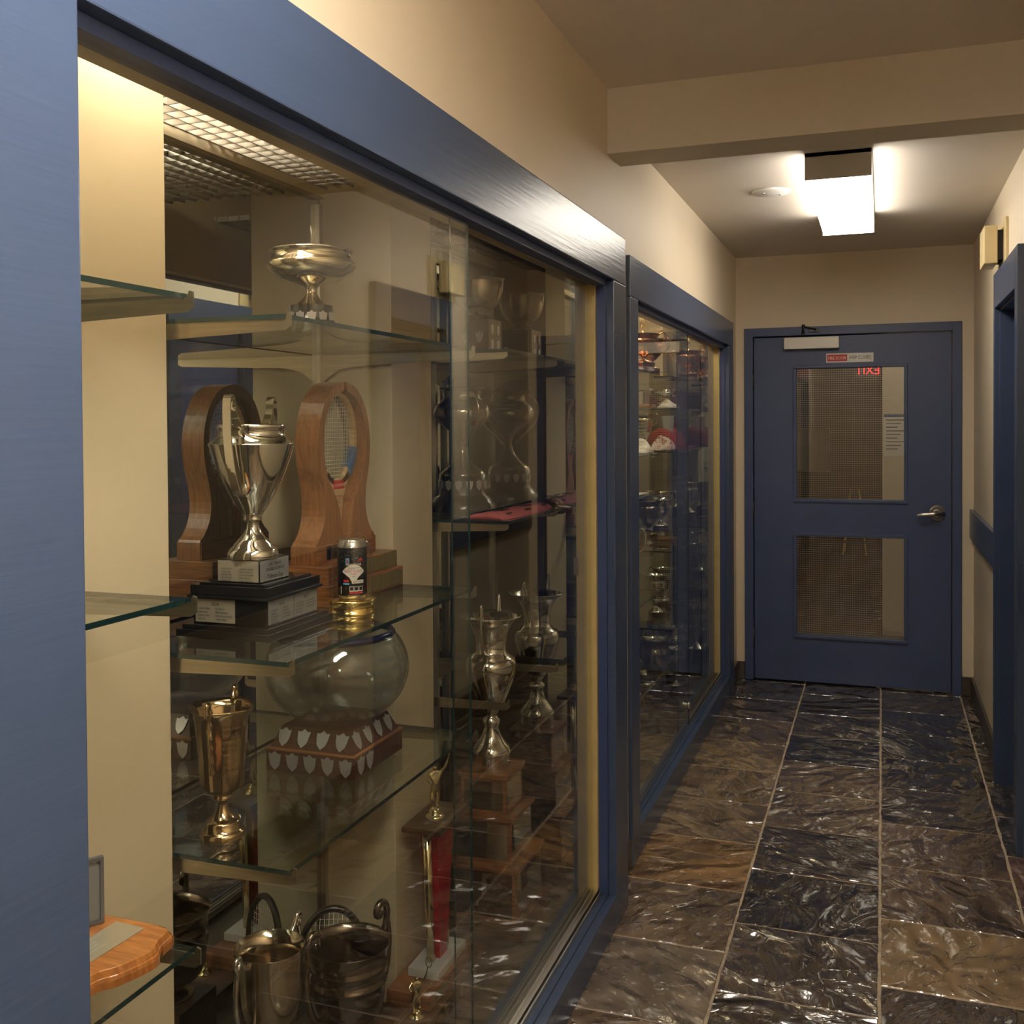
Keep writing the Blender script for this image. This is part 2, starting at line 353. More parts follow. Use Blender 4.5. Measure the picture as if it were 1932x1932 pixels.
# --- right wall with door recess y 4.10..4.80, z 0..2.03
w3 = MB()
RY0, RY1, RZ = 4.10, 4.80, 2.01
w3.box(WR, WR+.2, Y0, RY0, 0, 2.6); w3.box(WR, WR+.2, RY1, YE+.02, 0, 2.6); w3.box(WR, WR+.2, RY0, RY1, RZ, 2.6)
struct(w3.build('wall_right', 'cream'))
# --- end wall with door opening
DX0, DX1, DZ = -.7202, .3652, 2.04
w4 = MB()
w4.box(-1.0, DX0-.02, YE, YE+.12, 0, 2.6); w4.box(DX1+.02, .7, YE, YE+.12, 0, 2.6); w4.box(DX0-.02, DX1+.02, YE, YE+.12, DZ+.02, 2.6)
struct(w4.build('wall_end', 'cream'))
struct(MB().box(-1.2, 1.0, Y0-.1, Y0, 0, 2.65).build('wall_near', 'cream'))
# --- baseboards of slate
bb = MB(); bb.box(WR-.014, WR, Y0, 4.0, 0, .115, bev=.003); struct(bb.build('baseboard_right', 'stonebase'))
bb = MB(); bb.box(WR-.014, WR, 4.845, YE, 0, .105, bev=.003); struct(bb.build('baseboard_right', 'stonebase'))
bb = MB(); bb.box(WL2, DX0-.055, YE-.014, YE, 0, .105, bev=.003); struct(bb.build('baseboard_end', 'stonebase'))
bb = MB(); bb.box(.42, WR-.014, YE-.014, YE, 0, .105, bev=.003); struct(bb.build('baseboard_end', 'stonebase'))
bb = MB(); bb.box(WL2, WL2+.012, 3.37, 3.475, 0, .105, bev=.003); struct(bb.build('baseboard_left', 'stonebase'))
bb = MB(); bb.box(WL2, WL2+.012, 6.08, YE-.014, 0, .105, bev=.003); struct(bb.build('baseboard_left', 'stonebase'))
# --- chair rail on the right wall
rl = MB(); rl.box(WR-.022, WR, 4.85, YE, .885, 1.045, bev=.004); struct(rl.build('trim_2', 'blue'))
rl = MB(); rl.box(WR-.026, WR, Y0, 4.005, .885, 1.045, bev=.004); struct(rl.build('trim_2', 'blue'))
# --- end door: frame + slab with two wired panes
def end_door():
    f = MB(); y0 = YE-.012; zt = 2.0942; a, b_ = -.7743, .4188
    f.box(a, DX0-.004, y0, YE+.12, 0, zt, bev=.002); f.box(DX1+.004, b_, y0, YE+.12, 0, zt, bev=.002); f.box(DX0-.004, DX1+.004, y0, YE+.12, DZ+.004, zt, bev=.002)
    fr = struct(f.build('trim_3', 'bluedoor'))
    root = bpy.data.objects.new('door_1', None); COL.objects.link(root); root.location = (DX0, YE, 0); struct(root)
    X = lambda v: v-DX0
    p = MB(); ys, ye = .0, .045
    gx0, gx1 = X(-.474), X(.117); U = (1.086, 1.850); D = (.286, .869)
    W = DX1-DX0-.003
    p.box(.003, gx0, ys, ye, .010, DZ-.004); p.box(gx1, W, ys, ye, .010, DZ-.004)
    for z0, z1 in ((.010, D[0]), (D[1], U[0]), (U[1], DZ-.004)): p.box(gx0, gx1, ys, ye, z0, z1)
    p.build('door_panel', 'bluedoor', root)
    for z0, z1 in (U, D):
        m = MB(); t = .019
        for (a0, a1, c0, c1) in ((gx0-t, gx1+t, z1, z1+t), (gx0-t, gx1+t, z0-t, z0), (gx0-t, gx0, z0, z1), (gx1, gx1+t, z0, z1)): m.box(a0, a1, -.011, .004, c0, c1, bev=.003)
        m.build('glass_molding', 'bluedoor', root)
        g = MB(); g.box(gx0, gx1, .018, .024, z0, z1); pane = g.build('glass_pane', 'glass', root)
        wi = MB(); z = z0+.006
        while z < z1: wi.box(gx0, gx1, .0205, .0215, z-.0006, z+.0006); z += .0127
        x = gx0+.006
        while x < gx1: wi.box(x-.0004, x+.0004, .0206, .0214, z0, z1); x += .0127
        o = wi.build('wire_mesh', 'steel', pane, label='wire grid inside the glass')
    # hinges
    for z in (1.79, 1.017, .248):
        h = MB(); h.tube([(-.004, -.006, z-.058), (-.004, -.006, z+.058)], .006, 10); h.box(-.009, .004, -.003, .001, z-.05, z+.05)
        h.build('hinge', 'darkmetal', root)
    # lever handle
    h = MB(); hx = X(.290)
    def dl(prof): # lathe about -y axis
        vs = []; fs = []; seg = 40
        for r, d in prof:
            for k in range(seg): a = 2*PI*k/seg; vs.append((hx+r*math.cos(a), -d, 1.019+r*math.sin(a)))
        for i in range(len(prof)-1):
            for k in range(seg): k2 = (k+1) % seg; fs.append((i*seg+k, i*seg+k2, (i+1)*seg+k2, (i+1)*seg+k))
        fs.append(tuple((len(prof)-1)*seg+k for k in range(seg))); h.add(vs, fs, None, True)
    dl([(.046, 0), (.046, .004), (.042, .009), (.028, .013), (.027, .022), (.022, .028), (.011, .030), (.011, .05), (.001, .052)])
    h.tube(spline([(hx, -.040, 1.019), (hx-.012, -.055, 1.019), (hx-.04, -.058, 1.016), (hx-.08, -.056, 1.012), (hx-.104, -.050, 1.008)], 5), [.013]*8+[.0115]*8+[.010]*5, 12)
    h.build('lever_handle', 'steel', root)
    MB().box(W-.002, W+.004, .002, .03, .96, 1.08).build('latch_plate', 'darkmetal', root)
    # closer
    c = MB(); c.box(X(-.543), X(-.234), -.050, 0, 1.962, 2.030, bev=.004); cl = c.build('door_closer', 'closer', root)
    a = MB(); ax = X(-.435)
    a.tube([(ax, -.028, 2.03), (ax, -.028, 2.062)], .009, 12); a.tube([(ax, -.028, 2.06), (ax+.002, -.034, 2.098)], .006, 10); a.lathe([(.009, 0), (.009, .012), (.001, .013)], (ax+.002, -.034, 2.092), 14)
    a.tube([(ax+.002, -.034, 2.094), (X(-.365), -.030, 2.076)], .004, 8); a.tube([(X(-.365), -.030, 2.075), (X(-.365), -.013, 2.072)], .006, 8); a.box(X(-.402), X(-.345), -.022, -.013, 2.060, 2.078, bev=.003)
    a.build('closer_arm', 'darkmetal', cl, label='dark metal closer arm')
    # sign
    s = MB(); s.box(X(-.307), X(-.047), -.0015, 0, 1.881, 1.9335); sg = s.build('sign', 'white', root, label='small red and white fire door sign')
    r_ = MB(); r_.box(X(-.301), X(-.191), -.0022, -.0015, 1.888, 1.927); r_.build('red_field', 'redink', sg)
    t = MB(); t.text('FIRE DOOR', (X(-.246), -.0024, 1.8975), (1, 0, 0), (0, 0, 1), .027, None, 'CENTER', sx=.72); t.build('white_lettering', 'whiteink', sg)
    t = MB(); t.text('KEEP CLOSED', (X(-.119), -.0018, 1.899), (1, 0, 0), (0, 0, 1), .027, None, 'CENTER', sx=.72); t.build('black_lettering', 'ink', sg)
end_door()
# --- right closet door with casing
def side_door():
    c = MB(); xf = .445
    c.box(xf, WR+.01, 4.012, RY0, 0, 2.155, bev=.002); c.box(xf, WR+.01, RY1, 4.845, 0, 2.155, bev=.002); c.box(xf, WR+.01, RY0, RY1, RZ, 2.155, bev=.002)
    c.box(xf+.02, WR+.2, RY0, RY0+.012, 0, RZ); c.box(xf+.02, WR+.2, RY1-.012, RY1, 0, RZ); c.box(xf+.02, WR+.2, RY0, RY1, RZ-.012, RZ)
    c.box(.56, .575, RY1-.026, RY1-.012, 0, RZ-.012)
    struct(c.build('trim_4', 'blue'))
    root = bpy.data.objects.new('door_2', None); COL.objects.link(root); root.location = (.6, RY0, 0); struct(root)
    d = MB(); d.box(0, .04, .015, .685, .008, RZ-.015); d.build('door_panel', 'darkblue', root)
    MB().lathe([(.01, 0), (.01, .02), (.024, .03), (.024, .045), (.002, .055)], (0, 0, 0), 20).build('knob', 'steel', root).matrix_local = Matrix.Translation((0, .08, 1.0)) @ Matrix.Rotation(-PI/2, 4, 'Y')
side_door()
# ================================================================== DISPLAY CASES
def shelf_bracket(root, y, xb, L, z, name='shelf_bracket'):
    "blade bracket: from the mirror at xb reaching L towards the glass"
    o = [(0, -.062), (.018, -.064), (.034, -.052), (.06, -.036), (.10, -.030), (L-.01, -.018), (L, -.012), (L, .010), (L-.006, .012), (L-.010, .002), (0, .0)]
    MB().prism([(a, b) for a, b in o], (xb, y+.0015, z), (1, 0, 0), (0, 0, 1), .003).build(name, 'bracket', root)
def glass_slab(mb, x0, x1, y0, y1, z0, z1):
    v = [(x, y, z) for x in (x0, x1) for y in (y0, y1) for z in (z0, z1)]
    mb.add(v, [(0, 2, 6, 4), (1, 5, 7, 3)], 'shelfglass'); mb.add(v, [(0, 1, 3, 2), (4, 6, 7, 5), (0, 4, 5, 1), (2, 3, 7, 6)], 'glassedge')
def pane(mb, x0, x1, y0, y1, z0, z1):
    v = [(x, y, z) for x in (x0, x1) for y in (y0, y1) for z in (z0, z1)]
    mb.add(v, [(0, 1, 3, 2), (4, 6, 7, 5)], 'glass'); mb.add(v, [(0, 2, 6, 4), (1, 5, 7, 3), (0, 4, 5, 1), (2, 3, 7, 6)], 'glassedge')
def case(name, label, xf, wall, y0, y1, o0, o1, zh0, zh1, sill, xb, ends, cols, bays, tube, endmirror, pil=None):
    r = thing(name, label, 'display case', (0, 0, 0))
    # header, stiles, sill (outer frame), stepped inner stop
    MB().box(xf-.052, xf, y0, y1, zh0, zh1, bev=.003).build('header', 'blue', r)
    MB().box(xf-.052, xf, y0, o0, 0, zh0-.001, bev=.003).build('stile', 'blue', r)
    MB().box(xf-.052, xf, o1, y1, 0, zh0-.001, bev=.003).build('stile', 'blue', r)
    MB().box(xf-.040, xf, o0, o1, 0, sill, bev=.003).build('sill', 'blue', r)
    m = MB(); m.box(xf-.05, xf-.024, o0, o1, sill-.02, sill+.008, bev=.001); m.build('sill_step', 'blue', r)
    for q in (o1-.013, o0): MB().box(xf-.07, xf-.024, q, q+.013, sill, zh0-.018, bev=.001).build('inner_stop', 'darkblue', r)
    m = MB(); m.box(xf-.060, xf-.024, o0, o1, zh0-.018, zh0, bev=.001); m.build('inner_stop', 'darkblue', r)
    # sliding door tracks
    m = MB()
    for dx in (-.041, -.052, -.066, -.079): m.box(xf+dx-.0015, xf+dx+.0015, o0, o1, sill+.005, sill+.022)
    m.box(xf-.081, xf-.040, o0, o1, sill+.004, sill+.008); m.build('door_track', 'steel', r)
    m = MB(); m.box(xf-.100, xf-.060, o0, o1, zh0-.012, zh0+.03); m.build('head_rail', 'casecream', r)
    # end jambs
    m = MB(); m.box(xf-.115, xf-.052, o1-.028, o1+.015, sill-.03, zh0); m.build('end_jamb', 'yellow', r, bevel=.002)
    # box: back mirror, end walls, floor, top
    e0, e1 = ends; ztop = 2.36 if zh0 > 1.0 else 2.3
    mm = MB(); mm.box(xb-.006, xb, e0, e1, .09, 2.108); mm.build('back_mirror', 'mirror', r, label='mirror lining the back')
    m = MB(); m.box(xb-.03, xb-.006, e0-.02, e1+.02, 0, ztop); m.box(xb-.006, wall-.028, e0-.03, e0, 0, ztop); m.box(xb-.006, xf-.116, e1+.006, e1+.03, 0, ztop); m.box(xb-.03, wall-.028, e0-.02, e1+.02, ztop, ztop+.02)
    m.box(wall-.045, wall-.028, e0, e1, zh0+.03, ztop)   # inside of the front wall above the header
    m.build('carcass', 'casecream', r)
    if endmirror: m = MB(); m.box(xb, xf-.118, e1, e1+.006, .09, 2.108); m.build('end_mirror', 'mirror', r)
    m = MB(); m.box(xb-.006, xf-.04, e0, e1, .06, .09); m.build('case_floor', 'brownfloor', r)
    m = MB(); m.box(xb, xb+.022, e0, e1, 2.106, 2.138); m.build('top_ledge', 'casecream', r)
    for (c0, c1, cx) in cols:
        m = MB(); m.box(xb, cx, c0, c1, .09, ztop); m.build('pilaster', 'casecream', r, bevel=.002)
    # louvre per bay
    for (b0, b1) in bays:
        m = MB(); x = xb+.024; h = .014; z0 = 2.128
        while x < xf-.076: m.box(x-.0013, x+.0013, b0, b1, z0, z0+h); x += .038
        y = b0+.01
        while y < b1: m.box(xb+.022, xf-.076, y-.0013, y+.0013, z0, z0+h); y += .038
        m.build('light_louvre', 'louvre', r)
    for (t0, t1, tm, tx) in tube:
        m = MB()
        for dx in (-.055, .055): m.tube([(tx+dx, t0, 2.235), (tx+dx, t1, 2.235)], .016, 12)
        m.build('fluorescent_tube', tm, r)
        m = MB(); m.box(tx-.11, tx+.11, t0-.02, t1+.02, 2.262, 2.30); m.build('tube_tray', 'white', r)
    return r
M['brownfloor'] = mat('case_floor_laminate', (.10, .085, .060), .45, noise=.1, nscale=20)
XB = -1.34
C1 = case('display_case', 'nearer blue framed trophy case with mirrored back and wide sliding glass doors', -.761, WL1, .70, 3.204, .842, 3.052, 1.969, 2.116, .10, XB,
          (.30, 3.055), [(1.235, 1.47, -1.15), (2.31, 2.55, -1.14)], [(.31, 1.235), (1.47, 2.31), (2.55, 3.05)], [(.72, 1.76, 'tube', -1.10)], True)
def shelves(r, lst, xb, xe):
    for (y0, y1, z, brs, L) in lst:
        if y1:
            m = MB(); glass_slab(m, xb+.012, xe, y0, y1, z, z+.008); m.build('glass_shelf', None, r)
        for y in brs: shelf_bracket(r, y, xb, L, z)
shelves(C1, [(.40, 1.228, 1.715, (1.222,), .43), (.40, 1.228, 1.285, (1.222,), .43), (.40, 1.228, .785, (1.222,), .43),
             (1.480, 2.300, 1.712, (1.486, 2.303), .425), (1.480, 2.300, 1.137, (1.486, 2.303), .425), (1.480, 2.300, .790, (1.486, 2.303), .425),
             (2.565, 3.045, 1.727, (2.572, 3.010), .41), (2.565, 3.045, 1.272, (2.572, 3.010), .41), (0, 0, .795, (2.572, 3.010), .41)], XB, -.925)
# slotted standards on the mirror
for y in (1.222, 1.486, 2.300, 2.572, 3.01):
    MB().box(XB, XB+.012, y-.008, y+.008, .10, 2.09).build('slotted_standard', 'steel', C1)
# sliding glass doors
d = MB(); pane(d, -.8035, -.799, .850, 1.977, .112, 1.965); d.build('sliding_glass_door', None, C1)
d = MB(); pane(d, -.832, -.8285, 1.955, 3.040, .112, 1.965); d.build('sliding_glass_door', None, C1)
MB().box(-.876, -.868, 3.0, 3.02, 1.08, 1.13).build('lock_slot', 'steel', C1)

XB2 = -1.36
C2 = case('display_case', 'farther blue framed trophy case beside the end door', -.810, WL2, 3.479, 6.077, 3.600, 5.905, 1.971, 2.112, .105, XB2,
          (3.50, 5.93), [(5.80, 5.925, -1.165), (4.60, 4.84, -1.17)], [(3.51, 4.60), (4.84, 5.80)], [(4.9, 5.7, 'tube2', -1.12), (3.7, 4.5, 'tube2', -1.12)], True)
shelves(C2, [(4.86, 5.78, 1.75, (4.87, 5.77), .36), (4.86, 5.78, 1.60, (5.77,), .36), (4.86, 5.78, 1.395, (4.87, 5.77), .36), (4.86, 5.78, .92, (4.87, 5.77), .36), (4.86, 5.78, .55, (5.77,), .36),
             (3.66, 4.58, 1.75, (3.67, 4.57), .40), (3.66, 4.58, 1.395, (4.57,), .40), (3.66, 4.58, 1.22, (3.67, 4.57), .40), (3.66, 4.58, .78, (4.57,), .40)], XB2, -.935)
d = MB(); pane(d, -.853, -.848, 3.61, 4.81, .117, 1.968); d.build('sliding_glass_door', None, C2)
d = MB(); pane(d, -.883, -.878, 4.70, 5.885, .117, 1.968); d.build('sliding_glass_door', None, C2)
k = MB(); k.tube([(-.875, 4.73, .24), (-.84, 4.73, .24)], .012, 14); k.tube([(-.84, 4.73, .24), (-.832, 4.73, .24)], .016, 14); k.build('case_lock', 'steel', C2)

# ================================================================== CEILING AND WALL FITTINGS
def light_fixture(label, y0, y1, zc, m):
    r = thing('ceiling_light', label, 'ceiling light', (-.151, (y0+y1)/2, zc)); h = (y1-y0)/2
    b = MB(); b.box(-.116, .116, -h, h, -.016, 0); b.box(-.116, .116, -h, -h+.012, -.097, 0); b.box(-.116, .116, h-.012, h, -.097, 0); b.build('housing', 'closer', r, bevel=.0015)
    b = MB(); b.box(-.111, .111, -h+.012, h-.012, -.097, -.017, bev=.006); b.build('lens', m, r, label='glowing prismatic lens')
light_fixture('long wraparound fluorescent light glowing on the ceiling beyond the beam', 3.945, 5.165, 2.518, 'lens')
light_fixture('second wraparound fluorescent light on the near ceiling, above the viewer', -.1, 1.12, 2.587, 'lensnear')
p = thing('ceiling_cover_plate', 'round white cover plate on the ceiling left of the lit fixture', 'cover plate', (-.445, 4.54, 2.518))
MB().lathe([(.080, 0), (.080, -.005), (.074, -.009), (.002, -.010)], seg=40).build('plate', 'white', p)
for dx, dy in ((-.03, -.02), (.035, .03)): MB().lathe([(.006, -.0095), (.006, -.012), (.001, -.0125)], (dx, dy, 0), 12).build('screw', 'steel', p)
# fire alarm horn / strobe above the side door
r = thing('alarm_sounder', 'almond wall alarm sounder above the blue doorway on the right', 'alarm', (WR, 4.785, 2.262))
MB().box(-.012, 0, -.165, .165, -.10, .10, bev=.003).build('back_plate', 'almond', r)
MB().box(-.085, -.034, -.10, .10, -.078, .078, bev=.004).build('sounder_box', 'almond', r)
MB().box(-.034, -.012, -.085, .085, -.060, .060).build('dark_neck', 'black', r)
# exit sign behind the viewer (seen mirrored in the door glass)
r = thing('exit_sign', 'lit red exit sign hanging near the ceiling, mirrored in the door glass', 'exit sign', (-.175, -1.3, 2.20))
MB().box(-.16, .16, -.03, 0, -.10, .10, bev=.004).build('housing', 'white', r); MB().tube([(0, -.015, .10), (0, -.015, .385)], .008).build('stem', 'white', r)
t = MB(); t.text('EXIT', (0, .001, -.062), (-1, 0, 0), (0, 0, 1), .16, None, 'CENTER', sx=.9); t.build('lettering', 'exitred', r)
# --- room beyond the end door
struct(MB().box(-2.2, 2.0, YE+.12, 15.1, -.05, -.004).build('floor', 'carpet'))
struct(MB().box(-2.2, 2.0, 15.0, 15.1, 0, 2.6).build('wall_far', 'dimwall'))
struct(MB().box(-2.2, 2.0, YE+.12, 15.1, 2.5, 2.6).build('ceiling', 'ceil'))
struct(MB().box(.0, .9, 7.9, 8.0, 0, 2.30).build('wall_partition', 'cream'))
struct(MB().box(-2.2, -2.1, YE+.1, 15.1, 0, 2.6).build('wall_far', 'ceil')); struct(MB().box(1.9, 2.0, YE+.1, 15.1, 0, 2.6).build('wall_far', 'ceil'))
r = thing('notice', 'white paper notice with a blue heading pinned beyond the door glass', 'notice', (.085, 7.9, 1.45))
MB().box(-.075, .075, -.002, 0, -.16, .14).build('sheet', 'paper', r); MB().box(-.075, .075, -.0035, -.002, .118, .14).build('heading_strip', 'blueink2' if 'blueink2' in M else 'bluedoor', r)
t = MB()
for i in range(9): t.box(-.06, .06-.02*(i % 3), -.003, -.002, .095-.026*i, .101-.026*i)
t.build('writing_lines', 'darkmetal', r)
r = thing('ceiling_light', 'panel light in the room beyond the end door', 'ceiling light', (.25, 7.15, 2.5))
MB().box(-.3, .3, -.15, .15, -.04, 0).build('housing', 'white', r); M['lensroom'] = emitter('room_lens', (1, .88, .7), ROOM); MB().box(-.28, .28, -.13, .13, -.046, -.04).build('lens', 'lensroom', r)
r = thing('step_ladder', 'yellow railed step ladder seen through the lower door glass', 'ladder', (-.30, 12.6, 0), sc=.80)
m = MB(); m.tube([(-.16, -.1, 0), (-.06, -.02, .95)], .011); m.tube([(.16, -.1, 0), (.06, -.02, .95)], .011); m.build('front_rails', 'yelink', r)
for i in range(4): MB().box(-.15+.03*i, .15-.03*i, -.12+.02*i, -.02+.02*i, .2*i+.18, .2*i+.20).build('tread', 'darkblue', r)
m = MB(); m.tube([(-.15, .35, 0), (-.06, .02, .95)], .010); m.tube([(.15, .35, 0), (.06, .02, .95)], .010); m.build('rear_rails', 'yelink', r)
r = thing('storage_box', 'dark blue storage box beside the step ladder, seen through the lower door glass', 'box', (.12, 12.5, 0))
MB().box(-.15, .15, -.15, .15, 0, .30, bev=.01).build('box_body', 'darkblue', r); MB().box(-.16, .16, -.16, .16, .30, .33, bev=.01).build('box_lid', 'darkblue', r)
r = thing('wall_board', 'pale board low on the dark far wall seen through the upper door glass', 'board', (-1.0, 14.98, 1.15))
MB().box(-.32, .32, -.02, 0, -.30, .30, bev=.004).build('board_panel', 'ceil', r)
#OBJECTS#
# ================================================================== HELPERS FOR TROPHIES
X1 = (1, 0, 0); Y1 = (0, 1, 0); Z1 = (0, 0, 1)
def shield(mb, o, U, V, w_, h_, th=.0015):
    "small heater-shaped award shield, o = centre"
    U, V = Vector(U).normalized(), Vector(V).normalized(); out = [(-.5, .38), (-.28, .34), (0, .5), (.28, .34), (.5, .38), (.44, .0), (.34, -.26), (0, -.5), (-.34, -.26), (-.44, 0)]
    mb.prism([(a*w_, b*h_) for a, b in out], o, U, V, th)
def wavy(a, z): return 1+.035*math.cos(8*a)
def figure_mesh():
    "player on a ball base, racket arm raised, about 0.11 high; one continuous body"
    J = [(0, 0, .050), (0, 0, .062), (0, .001, .076), (0, .001, .083), (0, -.001, .092),      # pelvis, waist, chest, neck, head
         (-.006, 0, .047), (-.008, -.004, .032), (-.006, 0, .017), (-.006, -.005, .0145),       # left leg
         (.006, .001, .047), (.009, .006, .033), (.008, .010, .018), (.008, .006, .0150),        # right leg
         (.011, 0, .079), (.018, -.004, .088), (.022, -.008, .101),                               # raised arm
         (-.011, 0, .078), (-.017, -.008, .070), (-.012, -.016, .066)]                             # other arm
    E_ = [(0, 1), (1, 2), (2, 3), (3, 4), (0, 5), (5, 6), (6, 7), (7, 8), (0, 9), (9, 10), (10, 11), (11, 12), (2, 13), (13, 14), (14, 15), (2, 16), (16, 17), (17, 18)]
    R_ = [.0080, .0068, .0085, .0030, .0062, .0050, .0036, .0024, .0024, .0050, .0036, .0024, .0024, .0034, .0024, .0022, .0034, .0024, .0022]
    me = bpy.data.meshes.new('fig'); me.from_pydata(J, E_, []); ob = bpy.data.objects.new('fig', me); COL.objects.link(ob)
    sk = ob.modifiers.new('s', 'SKIN'); su = ob.modifiers.new('u', 'SUBSURF'); su.levels = 2
    for i, v in enumerate(me.skin_vertices[0].data): v.radius = (R_[i], R_[i]); v.use_root = (i == 0)
    dg = bpy.context.evaluated_depsgraph_get(); out = bpy.data.meshes.new_from_object(ob.evaluated_get(dg)); bpy.data.objects.remove(ob)
    return out
FIG = figure_mesh()
def figure_part(root, o, s, m, parent_name='figure', rz=0):
    mb = MB(); ca, sa = math.cos(rz), math.sin(rz)
    T = lambda p: (o[0]+s*(p[0]*ca-p[1]*sa), o[1]+s*(p[0]*sa+p[1]*ca), o[2]+s*p[2])
    mb.add([T(v.co) for v in FIG.vertices], [tuple(p.vertices) for p in FIG.polygons], None, True); b = mb.build(parent_name, m, root)
    mb = MB(); mb.lathe([(.017*s, 0), (.017*s, .003*s), (.013*s, .005*s), (.010*s, .008*s), (.0105*s, .012*s), (.007*s, .0155*s), (.001, .017*s)], o, 20); mb.build('figure_base', m, root)
    mb = MB(); h = T((.022, -.008, .101)); e = T((.025, -.012, .118)); mb.tube([h, e], .0012*s, 6)
    c = T((.0275, -.015, .131)); mb.tube([(c[0]+.0065*s*math.cos(t), c[1]+.002*s*math.cos(t), c[2]+.0125*s*math.sin(t)) for t in [2*PI*k/16 for k in range(16)]], .0011*s, 6, close=True); mb.build('raised_racket', m, b)
def handles(root, pts, m, r=.004, dirs=((1, 0), (-1, 0)), flat=None, name='handle', n=6):
    "pts = [(radial, z)...] in the plane of each direction"
    for dx, dy in dirs:
        q = math.hypot(dx, dy); dx, dy = dx/q, dy/q
        mb = MB(); P = spline([(a*dx, a*dy, z) for a, z in pts], n); mb.tube(P, r if not flat else 1, 8, None, flat=(flat[0], flat[1], (-dy, dx, 0)) if flat else None); mb.build(name, m, root)
def tier(mb, hx, hy, z0, z1, m=None): mb.box(-hx, hx, -hy, hy, z0, z1, m, bev=.0015)

# ================================================================== NEAR CASE, MIDDLE BAY
# --- rose bowl, top shelf
S = 919
r = thing('rose_bowl', 'wide silver rose bowl with wire flower grid alone on the highest glass shelf', 'trophy bowl', (-1.10, 1.865, 1.7205))
MB().lathe(sprof([(57/S, 0), (55/S, .008), (46/S, .022), (40/S, .036), (39/S, .060)], 4), seg=56).build('black_plinth', 'blk', r)
z = lambda y: (604-y)/S+.024
pr = [(38, 581), (38, 579), (36, 573), (26, 566), (15, 556), (10, 547), (10.5, 538), (15, 533), (52, 524.5), (74, 510), (84, 496), (81, 490), (75, 486), (73, 478), (74, 472), (78, 470), (78, 468), (74, 468.5), (72, 478), (70, 486), (78, 496), (68, 508), (48, 520), (2, 526)]
MB().lathe([(a/S, z(b)) for a, b in pr], seg=64, cap=True).build('bowl', 'silver', r)
m = MB()
for k in range(11):
    for ax in (0, 1):
        t = -.9+.18*k; L_ = math.sqrt(max(0, 1-t*t)); P = []
        for j in range(9):
            q = -L_+2*L_*j/8; rr = math.hypot(t, q); P.append((t*.080, q*.080, z(469)+.013*(1-rr*rr)) if ax else (q*.080, t*.080, z(469)+.013*(1-rr*rr)))
        m.tube(P, .0007, 5)
m.tube([(0, 0, z(469)+.013), (.001, 0, z(469)+.035), (-.001, .0, z(469)+.052)], .0012, 6); m.build('wire_grid', 'steel', r)
m = MB()
for k in range(12):
    a = 2*PI*k/12; c, s_ = math.cos(a), math.sin(a); shield(m, (.0445*c, .0445*s_, .034), (-s_, c, 0), (0, 0, 1), .019, .026)
m.build('award_shields', 'splate', r)
# --- tall champion's cup on black tiers
r = thing('champions_cup', 'tall polished silver cup with two big ear handles on a stepped black base', 'trophy cup', (-1.138, 1.715, 1.1455))
m = MB(); tier(m, .102, .114, 0, .014); tier(m, .094, .106, .014, .022); m.build('plinth', 'blk', r)
m = MB(); tier(m, .080, .090, .022, .070); m.build('lower_block', 'blk', r)
m = MB(); tier(m, .088, .098, .070, .076); tier(m, .084, .094, .076, .094); tier(m, .072, .082, .094, .098); m.build('slab', 'blk', r)
bx, by = .006, -.020; bh = .050; zb = .098; zt = .1415
m = MB(); m.box(bx-.046, bx+.046, by-bh, by+bh, zb, zt, bev=.0015); m.build('name_block', 'blk', r)
def plaque(mb_name, o, U, V, w_, h_, mt, lines, root, title=None, cols=1, ts=.007, th=.006):
    m = MB(); U, V = Vector(U), Vector(V); o = Vector(o); Nn = U.cross(V)
    m.prism([(0, 0), (w_, 0), (w_, h_), (0, h_)], o, U, V, .001); p = m.build(mb_name, mt, root)
    t = MB(); q = o+Nn*.0012
    if title: t.text(title, q+U*(w_/2)+V*(h_-th*1.35), U, V, th, None, 'CENTER')
    for c, col in enumerate(lines):
        for i, L_ in enumerate(col): t.text(L_, q+U*(w_*(.06+c*.9/len(lines)))+V*(h_-th*1.9-ts*1.25*(i+.5)), U, V, ts, None, 'LEFT', sx=.78)
    if t.v: t.build('engraving', 'ink', p)
    return p
plaque('front_plate', (bx-.044, by-bh-.0002, zb+.002), X1, Z1, .088, .039, 'plate', [['1. DAVID TUCKER', '2. MARK LEVEY', '3. JONGHO KIM', '4. ERIK NEILSON', '5. ADAM JONES'], ['1. BRENDAN GEORGE', '2. GERRY TAKEUCHI', '3. WAYNE MAUNDER', '4. MIKE NEILSON', '5. ANNA GIBBYSON']], r, '2015', ts=.0044, th=.0075)
p_ = plaque('side_plate', (bx+.0462, by-bh+.002, zb+.002), Y1, Z1, .096, .039, 'splate', [], r)
t = MB()
for s_, zz, sz in (('UBC SPRING', .029, .0085), ('DOUBLES LEAGUE', .020, .0085), ('Tallman Cup', .006, .0115)): t.text(s_, (bx+.0475, by, zb+zz), Y1, Z1, sz, None, 'CENTER', sx=.9)
t.build('engraving', 'ink', p_)
plaque('front_plate', (-.074, -.0902, .025), X1, Z1, .086, .043, 'plate', [['CHAD FORBES', 'JOHN KING', 'JONGHO KIM', 'MIKE LEE', 'MARK LETTY'], ['LIZ MACEY', 'MIKE NEILSON', "PETER O'LOUGHLIN", 'GORD PYBUS']], r, '2024', ts=.0052, th=.0085)
